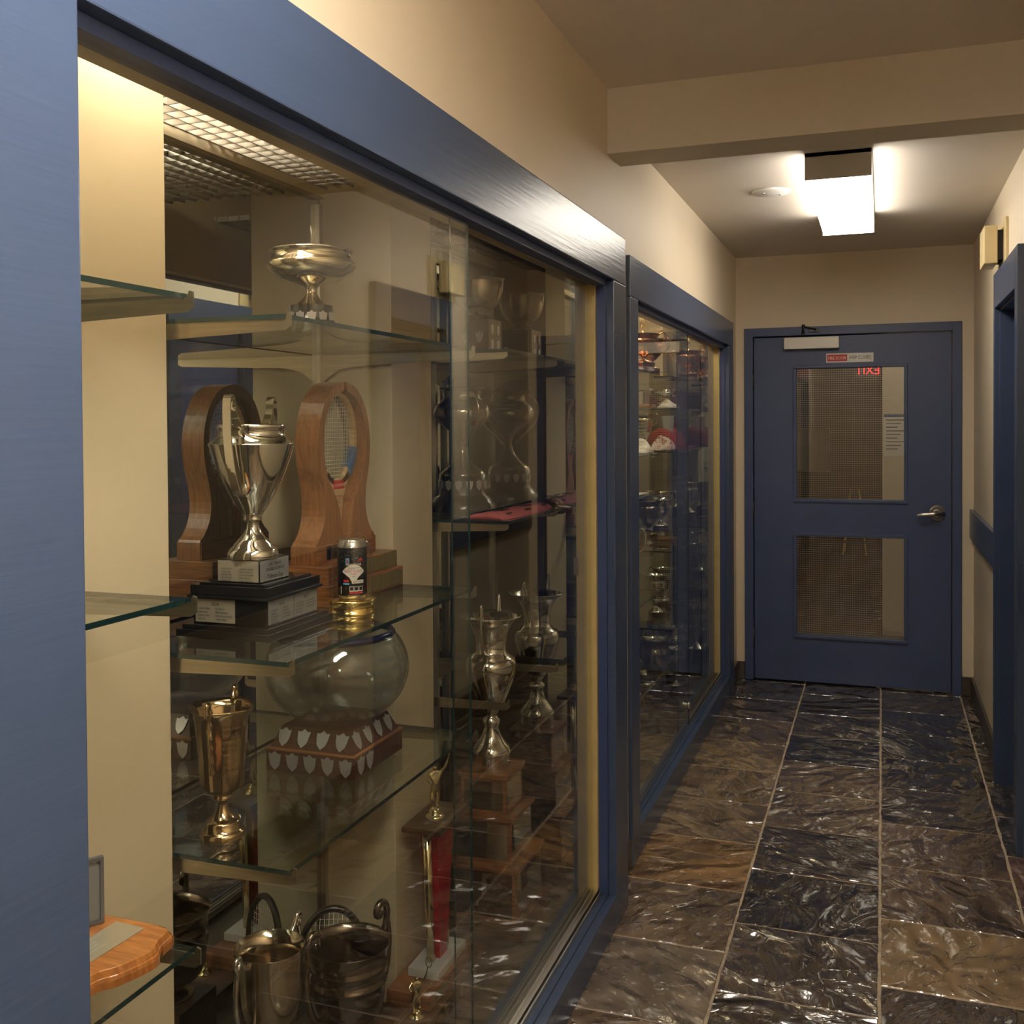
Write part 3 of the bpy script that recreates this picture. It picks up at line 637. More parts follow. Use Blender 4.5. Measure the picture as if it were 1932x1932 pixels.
plaque('side_plate', (.0802, -.086, .025), Y1, Z1, .086, .043, 'splate', [['1. FRANK KING', '2. BRENDAN', '3. STEVE BARCLAY', '4. JOE NORTH', '5. BRIAN DANIELS'], ['1. SAM JETTA', '2. MARK LETTY', '3. CAIRN MORTEN', '4. CLINT LAMBERT']], r, '2016', ts=.0045, th=.009)
plaque('side_plate', (.0802, .002, .025), Y1, Z1, .084, .043, 'splate', [['1. DAVE BUNTER', '2. ROB WHARTON', '3. JOSH BATES', '4. CLIVE JONES'], ['1. R. HUTCHINSON', '2. RICHARD WOODS', '3. ALAN VERNON']], r, '2017', ts=.0045, th=.009)
S = 983; cz = .1415
z = lambda y: cz+(1055-y)/S
cx, cy = .012, -.030
pr = [(46.5, 1055), (47, 1051), (46.5, 1046), (43.5, 1041), (42.5, 1038.5), (35.5, 1033), (35, 1030), (28, 1024), (27.5, 1021), (25, 1020), (17.5, 1010), (12, 1000), (10.5, 991), (12.5, 987.5), (17, 986), (17.5, 984), (17, 981), (16.5, 979.5), (22, 970), (31, 957), (44, 935), (57, 908), (67, 882), (75, 858), (79, 845), (79.5, 843.5), (78, 842.5), (72, 838.5), (64, 831), (61, 824), (61, 817), (63, 815), (63.5, 808), (61.5, 807), (59, 815), (58.5, 826), (64, 838), (72, 846), (64, 880), (40, 932), (2, 960)]
MB().lathe([(a/S, z(b)) for a, b in pr], (cx, cy, 0), 72).build('cup', 'chrome', r)
for i, d in enumerate(((.20, -.98), (-.20, .98))):
    P = [(d[0]*a/S, d[1]*a/S, z(b)) for a, b in ((61, 812), (66, 806), (80, 794), (88, 780), (90, 768), (97, 757), (106, 757), (111, 768), (112, 800), (110, 835), (102, 870), (88, 905), (72, 930), (58, 936), (46, 933))]
    m = MB(); m.tube([(cx+p.x, cy+p.y, p.z) for p in spline(P, 5)], 1, flat=(.0150, .0034, (-d[1], d[0], 0))); m.build('ear_handle', 'chrome', r)
# --- racket trophy facing the glass
r = thing('racket_trophy', 'wooden racket mounted upright in a walnut arch on a stepped plaque base', 'racket trophy', (-1.190, 2.112, 1.1455))
# arch outline in (y,z): y offset from centre, thickness along x
zz0 = .085
def arch(scale_in=0):
    pass
outer = [(-.138, .085), (-.138, .125), (-.124, .138), (-.104, .165), (-.094, .200), (-.098, .245), (-.113, .295), (-.120, .345), (-.115, .388), (-.100, .428), (-.076, .460), (-.045, .481), (-.004, .490)]
inner = [(-.004, .486), (-.008, .470), (-.020, .466), (-.045, .456), (-.072, .436), (-.090, .402), (-.099, .355), (-.096, .312), (-.082, .275), (-.055, .240), (-.032, .200), (-.022, .150), (-.022, .085)]
for sg in (-1, 1):
    m = MB(); o2 = [(sg*a, b) for a, b in [(p.x, p.y) for p in spline([(a, b, 0) for a, b in outer], 3)]+[(p.x, p.y) for p in spline([(a, b, 0) for a, b in inner], 3)]]
    # side wall strips plus front and back faces
    m.prism(o2 if sg > 0 else o2[::-1], (-.030, 0, 0), Y1, Z1, .060); m.build('arch_half', 'walnutv', r)
m = MB(); m.box(-.034, .034, -.137, .137, .085, .125, bev=.001); m.build('arch_foot', 'wood', r)
m = MB(); m.box(-.085, .080, -.165, .192, 0, .045, bev=.002); m.build('lower_base', 'wood', r)
m = MB(); m.box(-.078, .070, -.158, .180, .045, .085, bev=.002); m.build('upper_base', 'wood', r)
for (zb_, zt_, xx) in ((.006, .040, .0802), (.049, .082, .0702)):
    for k in range(3 if zb_ < .01 else 3):
        y_ = .186-.060*k if zb_ < .01 else .174-.060*k
        MB().box(xx, xx+.001, y_-.058, y_, zb_, zt_).build('award_plate', 'dullbrass', r)
MB().box(.0341, .0352, -.098, -.050, .092, .122).build('front_emblem', 'blk', r)
# racket: oval frame, strings, throat
m = MB(); rc = .362; ra, rb = .084, .104
ov = lambda t, q=1: (0, ra*q*math.cos(t), rc+rb*q*math.sin(t))
m.tube([ov(2*PI*k/60) for k in range(60)], 1, close=True, flat=(.020, .013, (1, 0, 0))); rk = m.build('racket_frame', 'ash', r)
m = MB()
for k in range(19):
    t = -.9+.1*k; L_ = math.sqrt(1-t*t)*.96; m.tube([(0, t*ra*.96, rc-L_*rb), (0, t*ra*.96, rc+L_*rb)], .00085, 4)
for k in range(23):
    t = -.92+.0837*k; L_ = math.sqrt(max(0, 1-t*t))*.96; m.tube([(.0012, -L_*ra, rc+t*rb), (.0012, L_*ra, rc+t*rb)], .00085, 4)
m.build('strings', 'string', rk)
m = MB()
for k in range(7):
    t = -.95+.105*k; m.tube([(0, ra*1.0*math.cos(t), rc+rb*math.sin(t)), (0, ra*math.cos(t+.09), rc+rb*math.sin(t+.09))], 1, flat=(.0235, .0165, (1, 0, 0)))
m.build('blue_binding', 'blueink2', rk) if 'blueink2' in M else m.build('blue_binding', 'bluedoor', rk)
m = MB()
for t in (PI+.15, PI+.45, PI+.75, PI+1.0, PI+1.25): m = MB(); m.tube([(0, ra*math.cos(t), rc+rb*math.sin(t)), (0, ra*math.cos(t+.02), rc+rb*math.sin(t+.02))], 1, flat=(.0225, .0160, (1, 0, 0))); m.build('dark_binding', 'ink', rk)
m = MB(); zb_ = rc-rb; m.prism([(-.045, zb_+.035), (-.030, zb_+.012), (0, zb_+.002), (.030, zb_+.012), (.045, zb_+.035), (.052, zb_+.02), (.022, zb_-.035), (.013, zb_-.085), (.013, zb_-.165), (-.013, zb_-.165), (-.013, zb_-.085), (-.022, zb_-.035), (-.052, zb_+.02)][::-1], (-.010, 0, 0), Y1, Z1, .020); th_ = m.build('racket_throat', 'ash', rk)
m = MB(); m.box(.0103, .0110, -.024, .024, zb_-.014, zb_+.006); m.build('red_label', 'redink', rk)
m = MB(); m.text('CONTENDER', (.0112, 0, zb_-.008), Y1, Z1, .0085, None, 'CENTER', sx=.9); m.build('label_lettering', 'whitecloth', rk)
m = MB()
for i, s_ in enumerate(('MILITI', 'club', 'model')): m.text(s_, (.0103, 0, zb_-.034-.014*i), Y1, Z1, .009, None, 'CENTER')
m.build('throat_lettering', 'redink', rk)
m = MB(); m.box(-.010, .010, -.012, .012, .085, zb_-.16); m.build('racket_handle', 'whitecloth', rk)
# --- can in a dome
r = thing('domed_can', 'decorated black beer can under a glass dome on a brass base', 'beer can display', (-1.045, 1.925, 1.1455))
MB().lathe([(.0485, 0), (.0485, .004), (.047, .005), (.047, .022), (.0485, .023), (.0485, .027), (.045, .029), (.002, .029)], seg=56).build('brass_base', 'gold', r)
m = MB(); a_ = [(.0425, .029), (.0425, .125)]+[(.0425*math.cos(t), .125+.0425*math.sin(t)) for t in [PI/2*k/12 for k in range(1, 12)]]+[(.0006, .1676)]
m.lathe(a_, seg=56, cap=False); m.build('glass_dome', 'domeglass', r)
m = MB(); m.lathe([(.023, .029), (.0265, .031), (.030, .036), (.0305, .038), (.0304, .137)], seg=48, cap=False); m.lathe([(.0305, .137), (.030, .140), (.0285, .146), (.0265, .150), (.0268, .152), (.0255, .1525), (.025, .150), (.002, .150)], seg=48); can = m.build('can', 'steel', r)
MB().lathe([(.0305, .038), (.0307, .039), (.0307, .136), (.0305, .137)], seg=48, cap=False).build('can_label', 'blk', r)
# wrapped label art facing the viewer; angle 0 = towards camera
A0 = math.atan2(-1.925, 1.045)+.10
def wrap(mb, shapes, rad=.0311):
    for pts, mt in shapes: # pts in (u,z) metres, u along the surface
        n = len(pts); mb.add([(rad*math.cos(A0+u/rad), rad*math.sin(A0+u/rad), z_) for u, z_ in pts], [tuple(range(n))], mt)
def wtext(mb, s_, u0, z0_, size, mt, rad=.0313, sx=.8):
    t = MB(); t.text(s_, (0, 0, 0), (1, 0, 0), (0, 1, 0), size, None, 'CENTER', 0, sx); k = len(t.v)
    mb.add([(rad*math.cos(A0+(u0+v[0])/rad), rad*math.sin(A0+(u0+v[0])/rad), z0_+v[1]) for v in t.v], t.f, mt)
m = MB(); R_ = lambda u0, u1, z0_, z1_: [(u0, z0_), (u1, z0_), (u1, z1_), (u0, z1_)]
def grid(u0, u1, z0_, z1_, mt, n=5, rad=.0311):
    for i in range(n): wrap(m, [(R_(u0+(u1-u0)*i/n, u0+(u1-u0)*(i+1)/n, z0_, z1_), mt)], rad)
for (ua, ub, za, zc_, hz) in ((-.021, -.010, .083, .083, .004),):
    pass
# pointed lozenge sign in slices
def sl(u0, u1, f, mt, rad):
    n = 10
    for i in range(n):
        a, b = u0+(u1-u0)*i/n, u0+(u1-u0)*(i+1)/n; (l0, h0), (l1, h1) = f(a), f(b); wrap(m, [([(a, l0), (b, l1), (b, h1), (a, h0)], mt)], rad)
lf = lambda k: (lambda u: (.088-k*(.017*(1-abs(u)/.024)+.001)-(.004*k if abs(u) < .006 else 0), .088+k*(.013*(1-(abs(u)/.024)**2)+.001)))
sl(-.024, .024, lf(1.08), 'yelink', .0311); sl(-.0235, .0235, lf(.96), 'white', .0312)
wtext(m, 'VANCOUVER', 0, .1005, .0062, 'whiteink', .0314, .9); wtext(m, 'Racquets Club', 0, .0945, .0052, 'ink', .0314); wtext(m, 'WEST COAST', 0, .0862, .0088, 'redink', .0314, .72); wtext(m, 'CLASSIC', 0, .0815, .0045, 'redink', .0314); wtext(m, '2024', 0, .0770, .0035, 'ink', .0314)
grid(-.017, -.009, .103, .116, 'blueink', 2); grid(-.0145, -.0115, .105, .113, 'redink', 1, .0313)
sl(.010, .020, lambda u: (.114-abs(u-.015)*1.2, .1165-abs(u-.015)*.9), 'redink', .0312); grid(.0145, .0155, .104, .114, 'redink', 1, .0312)
grid(-.022, -.010, .0665, .0715, 'redink', 3); grid(-.023, -.009, .061, .065, 'blueink', 3); grid(-.004, .022, .0635, .0705, 'white', 5); wtext(m, 'HAZY PALE', .009, .0650, .0052, 'ink', .0313, .8)
for u in (-.009, .001, .011): grid(u, u+.009, .047, .0575, 'white', 2); grid(u+.001, u+.008, .049, .0565, 'blk', 2, .0312); grid(u, u+.009, .042, .046, 'redink', 2)
wtext(m, 'O', -.0165, .052, .005, 'redink', .0313); wtext(m, '473 mL / 5% Light Beer', .0, .0385, .0032, 'whiteink', .0313)
wrap(m, [(R_(-.0295, -.0275, .042, .058), 'white')], .0312)
for k in range(26): u, z_ = random.uniform(-.028, .026), random.uniform(.104, .134); wrap(m, [(R_(u, u+.0008, z_, z_+.0008), 'whiteink')], .0311)
m.build('label_art', None, r)
# --- glass bowl on walnut tiers, third shelf
r = thing('glass_bowl_trophy', 'large smoky glass bowl with a cobalt rim on a shield-studded walnut base', 'trophy bowl', (-1.137, 2.015, .7985))
MB().box(-.107, .107, -.113, .113, 0, .045, bev=.002).build('lower_base', 'rosewood', r); MB().box(-.109, .109, -.115, .115, .045, .049, bev=.001).build('base_bead', 'wood', r)
MB().frust((.100, .107), (.082, .086), .049, .092).build('upper_base', 'rosewood', r)
for k in range(5): m = MB(); shield(m, (-.085+.0425*k, -.1132, .023), X1, Z1, .030, .040); m.build('award_shield', 'splate', r)
for k in range(4): m = MB(); shield(m, (-.070+.046*k, -.0985, .071), X1, (0, .47, .88), .030, .040); m.build('award_shield', 'splate', r)
for k in range(2): m = MB(); shield(m, (.1072, -.088+.040*k, .024), Y1, Z1, .030, .040); m.build('award_shield', 'splate', r)
for k in range(4): m = MB(); shield(m, (.0925, -.075+.048*k, .071), Y1, (-.40, 0, .92), .030, .040); m.build('award_shield', 'splate', r)
bo = [(.045, .093), (.075, .098), (.112, .116), (.142, .148), (.157, .190), (.156, .225), (.145, .256), (.133, .274), (.126, .280)]
q = spline([(a, b, 0) for a, b in bo], 5); P = [(p.x, p.y) for p in q]; Q = [(max(p.x-.004, .001), p.y+.003) for p in q][::-1]
vsb = MB(); vsb.lathe([(.001, .0928)]+P+Q+[(.001, .097)], seg=72, cap=False)
# tilt the mouth so that it faces the glass and the viewer
tl = Matrix.Translation((.004, 0, .19)) @ Matrix.Rotation(.0, 4, 'Y') @ Matrix.Translation((0, 0, -.19))
vsb.v = [tuple(tl @ Vector(v)) for v in vsb.v]; vsb.build('glass_bowl', 'bowlglass', r)
m = MB(); m.tube([(.124*math.cos(2*PI*k/60), .124*math.sin(2*PI*k/60), .280) for k in range(60)], .0085, 10, close=True); m.build('cobalt_rim', 'bluelip', r)
m = MB(); ga = math.atan2(-2.0, 1.13)+.85
for j, s_ in enumerate(('VANCOUVER', 'RACQUETS CLUB', 'MIXED DOUBLES', 'CHAMPIONSHIP')):
    t = MB(); t.text(s_, (0, 0, 0), (1, 0, 0), (0, 1, 0), .014, None, 'CENTER', 0, .9); rr = .1585-.004*abs(j-1); m.add([(rr*math.cos(ga+v[0]/rr), rr*math.sin(ga+v[0]/rr), .235-.024*j+v[1]) for v in t.v], t.f)
m.build('etched_lettering', 'etched' if 'etched' in M else 'closer', r)
# --- gold fluted cup
S = 1062
r = thing('gilt_vase_cup', 'worn gold-plated fluted vase cup with scroll handles beside the glass bowl base', 'trophy cup', (-1.115, 1.565, .7985))
z = lambda y: (1577-y)/S
pr = [(42, 1577), (42.7, 1572), (42, 1564), (39, 1561), (33, 1558), (33, 1546), (31, 1543), (26, 1541), (17, 1531), (10.5, 1518), (9.5, 1510), (14, 1505), (19.5, 1501), (19.5, 1496), (17, 1494), (24, 1489), (33, 1484), (39.5, 1478)]
MB().lathe([(a/S, z(b)) for a, b in pr], seg=56).build('stem', 'goldpl', r)
oct_ = lambda a, z_: 1+.028*abs(math.cos(4*a))
MB().lathe([(a/S, z(b)) for a, b in [(39, 1478), (41, 1460), (43, 1420), (46, 1385), (49, 1352), (51, 1346), (53, 1338), (59, 1330), (62, 1326), (61, 1325), (56, 1331), (49, 1340), (45, 1380), (38, 1460), (3, 1474)]], seg=64, wob=lambda a, z_: oct_(a, z_)*(1+.05*math.cos(4*a)*(1 if z_ > z(1345) else 0))).build('fluted_cup', 'goldpl', r)
for d in ((.25, -.97), (-.25, .97)):
    m = MB(); P = spline([(d[0]*a/S, d[1]*a/S, z(b)) for a, b in ((56, 1333), (62, 1316), (70, 1305), (76, 1312), (74, 1328), (64, 1335), (58, 1352), (60, 1375), (55, 1395), (53, 1420), (48, 1442))], 5); m.tube(P, [.0035+.002*math.sin(i*.6)**2 for i in range(len(P))], 8); m.build('scroll_handle', 'goldpl', r)
m = MB(); a0 = -.62
for i, t_ in enumerate(('Ladies Singles', 'Trophy 1932', 'presented by', 'the Members', 'won in 1933', '1934  1935', '1936  1937', '1938  1939')):
    t = MB(); t.text(t_, (0, 0, 0), (1, 0, 0), (0, 1, 0), .0085, None, 'CENTER', 0, .7); zz = .205-.0115*i; rr = .0500-.0007*i
    m.add([(rr*math.cos(a0+v[0]/rr), rr*math.sin(a0+v[0]/rr), zz+v[1]) for v in t.v], t.f)
m.build('engraved_inscription', 'brown', r)
# --- case floor: plinths, bucket, dark cup, racket, red column
FZ = .0905
r = thing('engraved_bucket_cup', 'smooth bronze-toned bucket cup with scrolled handles, left of the dark tarnished cup', 'trophy cup', (-1.158, 1.775, FZ-.0))
MB().box(-.085, .085, -.085, .085, 0, .05, bev=.003).build('wooden_base', 'brown', r); MB().box(-.065, .065, -.065, .065, .05, .18, bev=.003).build('wooden_column', 'brown', r); BK = 1
dz = -.044
MB().lathe(sprof([(a, b+dz) for a, b in ((.045, .224), (.044, .230), (.030, .240), (.016, .258), (.016, .266), (.034, .278), (.055, .305), (.064, .345), (.067, .40), (.069, .440), (.070, .447))], 4)+[(a, b+dz) for a, b in ((.0685, .447), (.066, .40), (.060, .33), (.03, .29), (.001, .285))], seg=64).build('bucket', 'bronzed', r)
for d in ((-.05, -1), (.05, 1)):
    q_ = math.hypot(*d); d = (d[0]/q_, d[1]/q_); m = MB(); P = spline([(d[0]*a, d[1]*a, b+dz) for a, b in ((.068, .435), (.078, .440), (.088, .452), (.098, .468), (.108, .462), (.106, .448), (.097, .446), (.096, .454), (.103, .440), (.108, .40), (.106, .36), (.092, .32), (.064, .305))], 5); m.tube(P, [.0052]*len(P), 8); m.build('scroll_handle', 'chrome', r)
r = thing('tarnished_loving_cup', 'dark tarnished two-handled loving cup with banded body beside the bronze bucket cup', 'trophy cup', (-1.105, 2.005, FZ+.056))
MB().box(-.072, .072, -.068, .072, -.056, .05, bev=.003).build('wooden_base', 'ashbrown' if 'ashbrown' in M else 'brown', r)
MB().lathe(sprof([(.050, .05), (.048, .058), (.030, .066), (.024, .072), (.045, .082), (.068, .105), (.078, .14), (.080, .17)], 4)+[(.084, .172), (.084, .178), (.081, .18), (.081, .205), (.084, .207), (.084, .211), (.082, .213), (.084, .235), (.090, .252), (.091, .254), (.088, .253), (.080, .235), (.078, .16), (.06, .10), (.001, .09)], seg=64).build('cup', 'tarnish', r)
for d in ((-.35, -.94), (.35, .94)):
    m = MB(); P = spline([(d[0]*a, d[1]*a, b) for a, b in ((.084, .225), (.100, .232), (.112, .262), (.112, .292), (.100, .306), (.086, .300), (.082, .284), (.090, .278), (.094, .288))][:9], 5)
    m.tube(P, [.008]*len(P), 10); m2_ = spline([(d[0]*a, d[1]*a, b) for a, b in ((.112, .27), (.118, .22), (.112, .16), (.095, .12), (.072, .11))], 5); m.tube(m2_, .0075, 10); m.build('scroll_handle', 'tarnish', r)
r = thing('framed_racket', 'old dark-framed wooden racket leaning behind the two big cups', 'racket', (-1.245, 2.175, FZ+.012), 0)
m = MB(); Tn = Matrix.Translation((0, 0, .165)) @ Matrix.Rotation(-.12, 4, 'X') @ Matrix.Rotation(.5, 4, 'Z')
fr_ = [Tn @ Vector((.075*math.cos(2*PI*k/48), 0, .105*math.sin(2*PI*k/48))) for k in range(48)]; m.tube(fr_, .0085, 8, close=True); m.tube([Tn @ Vector((0, 0, -.105)), Tn @ Vector((0, 0, -.17))], .010, 8); fr1 = m.build('racket_frame', 'blk', r)
m = MB()
for k in range(13): t = -.85+.1417*k; L_ = math.sqrt(1-t*t); m.tube([Tn @ Vector((t*.075, 0, -L_*.105)), Tn @ Vector((t*.075, 0, L_*.105))], .0009, 4)
for k in range(15): t = -.88+.1257*k; L_ = math.sqrt(1-t*t); m.tube([Tn @ Vector((-L_*.075, .001, t*.105)), Tn @ Vector((L_*.075, .001, t*.105))], .0009, 4)
m.build('strings', 'string', fr1)
# red column trophy on marble on a walnut block
r = thing('column_trophy', 'tall red and gold column trophy with marble foot and golden player on top', 'trophy', (-1.07, 2.405, .1655))
MB().box(-.042, .042, -.088, .088, 0, .022, bev=.002).build('marble_foot', 'marble', r)
m = MB(); m.frust((.017, .024), (.024, .050), .022, .362, (0, 0)); m.build('red_panel', 'red', r)
for (x_, y_) in ((.0, -.040), (.0, .045)):
    m = MB(); m.tube([(x_, y_*1.0, .022), (x_, y_*1.55, .362)], .0115, 16); m.build('gold_column', 'palegold', r)
MB().box(-.052, .052, -.098, .098, .362, .375, bev=.002).build('wooden_plate', 'brown', r)
figure_part(r, (.0, -.010, .375), 1.42, 'palegold', rz=.8)
r = thing('walnut_block_base', 'walnut block under the marble foot of the red column trophy', 'wooden base', (-1.10, 2.375, FZ+.0405))
MB().box(-.036, .080, -.13, .150, .0, .034, bev=.002).build('wooden_block', 'wood', r); MB().box(.0802, .0812, -.10, -.02, .006, .028).build('brass_plate', 'dullbrass', r)
r = thing('player_trophy', 'small golden player figure at the near end of a long low walnut base', 'trophy', (-1.065, 2.18, FZ))
MB().box(-.068, .065, -.095, .42, 0, .040, bev=.002).build('wooden_base', 'brown', r); figure_part(r, (.024, .035, .040), 1.05, 'palegold', rz=.5)
for k in range(5): m = MB(); shield(m, (.0652, -.06+.09*k, .020), Y1, Z1, .03, .032); m.build('award_shield', 'dullbrass', r)

# ================================================================== NEAR CASE, FAR BAY
# --- tiered silver cup (mirrored plates) on the case floor
r = thing('tiered_cup', 'slender silver vase cup on a three-tier walnut base with silver plates', 'trophy cup', (-1.085, 2.84, FZ))
for (h0, h1, zb_, zt_, hl, zl) in ((.140, .132, 0, .040, None, None), (.116, .112, .040, .178, .124, .192), (.093, .090, .192, .312, .100, .325), (.071, .069, .325, .425, .078, .440)):
    m = MB(); m.frust((h0, h0), (h1, h1), zb_, zt_); m.build('tier', 'wood' if hl else 'brown', r)
    if hl:
        m = MB(); m.box(-hl, hl, -hl, hl, zt_, zl, bev=.003); m.build('tier_cap', 'wood', r)
        for (U, s_) in (((1, 0, 0), -1), ((0, 1, 0), 1)):
            hh = h1-.010; t_ = MB(); hg = zt_-zb_
            if s_ < 0: t_.add([(-hh-.002, -h0-.0006, zb_+.008), (hh+.002, -h0-.0006, zb_+.008), (hh, -h1-.0006, zt_-.008), (-hh, -h1-.0006, zt_-.008)], [(0, 1, 2, 3)])
            else: t_.add([(h0+.0006, -hh-.002, zb_+.008), (h0+.0006, hh+.002, zb_+.008), (h1+.0006, hh, zt_-.008), (h1+.0006, -hh, zt_-.008)], [(0, 1, 2, 3)])
            t_.build('name_plate', 'mirrorplate' if 'mirrorplate' in M else 'splate', r)
K = 2701
vase = [(150, 1745), (150, 1640), (155, 1634), (155, 1625), (150, 1605), (130, 1575), (105, 1545), (75, 1500), (58, 1440), (55, 1425), (68, 1405), (70, 1372), (45, 1352), (40, 1342), (60, 1310), (115, 1225), (150, 1140), (185, 1050), (202, 985), (205, 935), (190, 885), (160, 872), (150, 862), (132, 845), (118, 830), (118, 760), (130, 700), (150, 645), (180, 600), (225, 560), (250, 548), (248, 540), (215, 556), (140, 640), (110, 760), (110, 830), (170, 920), (2, 1300)]
z = lambda y: .440+(1745-y)/K
MB().lathe([(a/K, z(b)) for a, b in vase], seg=64).build('vase_cup', 'chrome', r)
for d in ((.1, -1), (-.1, 1)):
    q_ = math.hypot(*d); d = (d[0]/q_, d[1]/q_); m = MB(); P = spline([(d[0]*a/K, d[1]*a/K, z(b)) for a, b in ((225, 548), (240, 500), (258, 440), (272, 420), (285, 450), (290, 520), (285, 600), (262, 690), (210, 780), (150, 830))], 5); m.tube(P, .0028, 8); m.build('wire_handle', 'chrome', r)
# --- two handled cup on the middle shelf
r = thing('loving_cup', 'tall dull silver loving cup on a round black shield plinth beside the pink socks', 'trophy cup', (-1.175, 2.85, 1.2805))
MB().lathe([(.096, 0), (.096, .022), (.088, .028), (.084, .040), (.074, .044), (.070, .050), (.070, .105), (.066, .107)], seg=56).build('round_plinth', 'blk', r)
for k in range(14):
    a = 2*PI*k/14; m = MB(); shield(m, (.0972*math.cos(a), .0972*math.sin(a), .012), (-math.sin(a), math.cos(a), 0), Z1, .024, .024) if False else shield(m, (.0705*math.cos(a), .0705*math.sin(a), .078), (-math.sin(a), math.cos(a), 0), Z1, .022, .032); m.build('award_shield', 'splate', r)
K = 2701; z = lambda y: .105+(850-y)/K
lc = [(185, 850), (185, 838), (150, 808), (90, 760), (50, 710), (28, 650), (26, 600), (45, 550), (110, 490), (190, 430), (228, 380), (232, 345), (215, 300), (170, 255), (150, 235), (150, 195), (165, 165), (190, 155), (186, 150), (150, 180), (140, 240), (200, 320), (190, 400), (2, 560)]
MB().lathe([(a/K, z(b)) for a, b in lc], seg=64).build('cup', 'tarnsilver' if 'tarnsilver' in M else 'tarnish', r)
for d in ((.75, -.66), (-.75, .66)):
    m = MB(); P = spline([(d[0]*a/K, d[1]*a/K, z(b)) for a, b in ((170, 175), (215, 190), (262, 240), (285, 330), (262, 420), (190, 500), (110, 570), (60, 620))], 5); m.tube(P, .0042, 8); m.build('handle', 'tarnsilver' if 'tarnsilver' in M else 'tarnish', r)
# --- bowl on block, top shelf of far bay
r = thing('block_bowl', 'dark silver punch bowl on a walnut block with small shields, top shelf right', 'trophy bowl', (-1.125, 2.86, 1.7355))
MB().box(-.050, .052, -.052, .052, 0, .108, bev=.002).build('wooden_block', 'rosewood', r)
for i in (0, 1):
    for j in (0, 1): m = MB(); shield(m, (.0522, -.024+.048*i, .034+.044*j), Y1, Z1, .022, .034); m.build('award_shield', 'splate', r)
for i in (0, 1): m = MB(); shield(m, (-.022+.046*i, -.0522, .054), X1, Z1, .024, .036); m.build('award_shield', 'splate', r)
MB().lathe(sprof([(.040, .108), (.036, .116), (.022, .124), (.020, .130), (.040, .138), (.062, .160), (.072, .190), (.075, .222), (.079, .228)], 4)+[(.077, .229), (.070, .20), (.055, .155), (.001, .14)], seg=56).build('bowl', 'silver' if False else ('tarnsilver' if 'tarnsilver' in M else 'tarnish'), r)
# --- pink cloth item lying over the shelf front
def cloth(name, label, cat, loc, pts_l, pts_r, m, th=.006, group=None, art=True):
    r = thing(name, label, cat, loc, 0, group); mb = MB(); n = len(pts_l); w_ = 9; vs = []
    for i in range(n):
        a, b = Vector(pts_l[i]), Vector(pts_r[i])
        for j in range(w_):
            t = j/(w_-1); p = a.lerp(b, t); e = math.sin(PI*t)**.5*th; vs.append((p.x, p.y, p.z+e+.0015*math.sin(3.1*i+2*j)))
    k = len(vs); vs += [(v[0], v[1], max(v[2]-th*1.0-.002, 0)) for v in vs]; fs = []
    for i in range(n-1):
        for j in range(w_-1):
            q = i*w_+j; fs.append((q, q+1, q+w_+1, q+w_)); fs.append((k+q, k+q+w_, k+q+w_+1, k+q+1))
    ring = [j for j in range(w_)]+[i*w_+w_-1 for i in range(1, n)]+[(n-1)*w_+j for j in range(w_-2, -1, -1)]+[i*w_ for i in range(n-2, 0, -1)]
    for i in range(len(ring)): a, b = ring[i], ring[(i+1) % len(ring)]; fs.append((a, k+a, k+b, b))
    mb.add(vs, fs, None, True); mb.build('cloth_body', m, r); return r
r = cloth('pink_socks', 'folded coral pink knit socks with black lettering lying along the middle shelf edge', 'socks', (-1.00, 2.80, 1.2805),
          [(-.06, -.20, .0), (-.055, -.10, .0), (-.05, 0, 0), (-.05, .11, 0), (-.04, .22, 0)], [(.055, -.215, .0), (.062, -.11, 0), (.060, 0, 0), (.062, .12, 0), (.05, .22, 0)], 'pink', .016)
m = MB()
for (a, b, c, d_) in ((-.03, .03, -.13, -.06), (-.02, .035, .05, .11)):
    for i in range(4): m.box(a+.012*i, a+.012*i+.006, c, d_, .0172, .0182)
for (x_, y_, l) in ((.045, -.17, .03), (-.045, -.09, .04), (.048, -.02, .03), (-.04, .02, .05), (.045, .14, .03), (-.035, .16, .03)): m.box(x_-.004, x_+.004, y_, y_+l, .0130 if abs(x_) > .04 else .0160, .0150 if abs(x_) > .04 else .0172)
m.build('black_lettering', 'ink', r)

# ================================================================== NEAR CASE, NEAREST BAY
r = thing('shield_plaque', 'orange cherry wood shield plaque with brass plate lying on the lowest near shelf', 'plaque', (-1.01, 1.105, .7935), 0)
base_out = [(-.115, -.12), (.0, -.13), (.030, -.075), (.040, -.02), (.055, .0), (.072, .055), (.060, .085), (.055, .115), (.040, .125), (.0, .128), (-.115, .128)]
so = [(p.x, p.y) for p in spline([(a, b, 0) for a, b in base_out], 3)]
def inset(o, k): cx_, cy_ = sum(p[0] for p in o)/len(o), sum(p[1] for p in o)/len(o); return [(cx_+(p[0]-cx_)*k, cy_+(p[1]-cy_)*k) for p in o]
m = MB(); L_ = [(so, 0), (so, .010), (inset(so, .975), .015), (inset(so, .95), .016), (inset(so, .90), .024), (inset(so, .87), .025)]; n = len(so)
for i, (o_, z_) in enumerate(L_): m.v += [(a, b, z_) for a, b in o_]
fc = [tuple(range(n))[::-1], tuple((len(L_)-1)*n+i for i in range(n))]
for k in range(len(L_)-1): fc += [(k*n+i, k*n+(i+1) % n, (k+1)*n+(i+1) % n, (k+1)*n+i) for i in range(n)]
vv = m.v; m.v = []; m.add(vv, fc); m.build('shield_board', 'cherry', r)
o_ = Vector((.008, -.055, .0253)); U = Vector((.06, .99, 0)).normalized(); V = Vector((-U.y, U.x, 0))
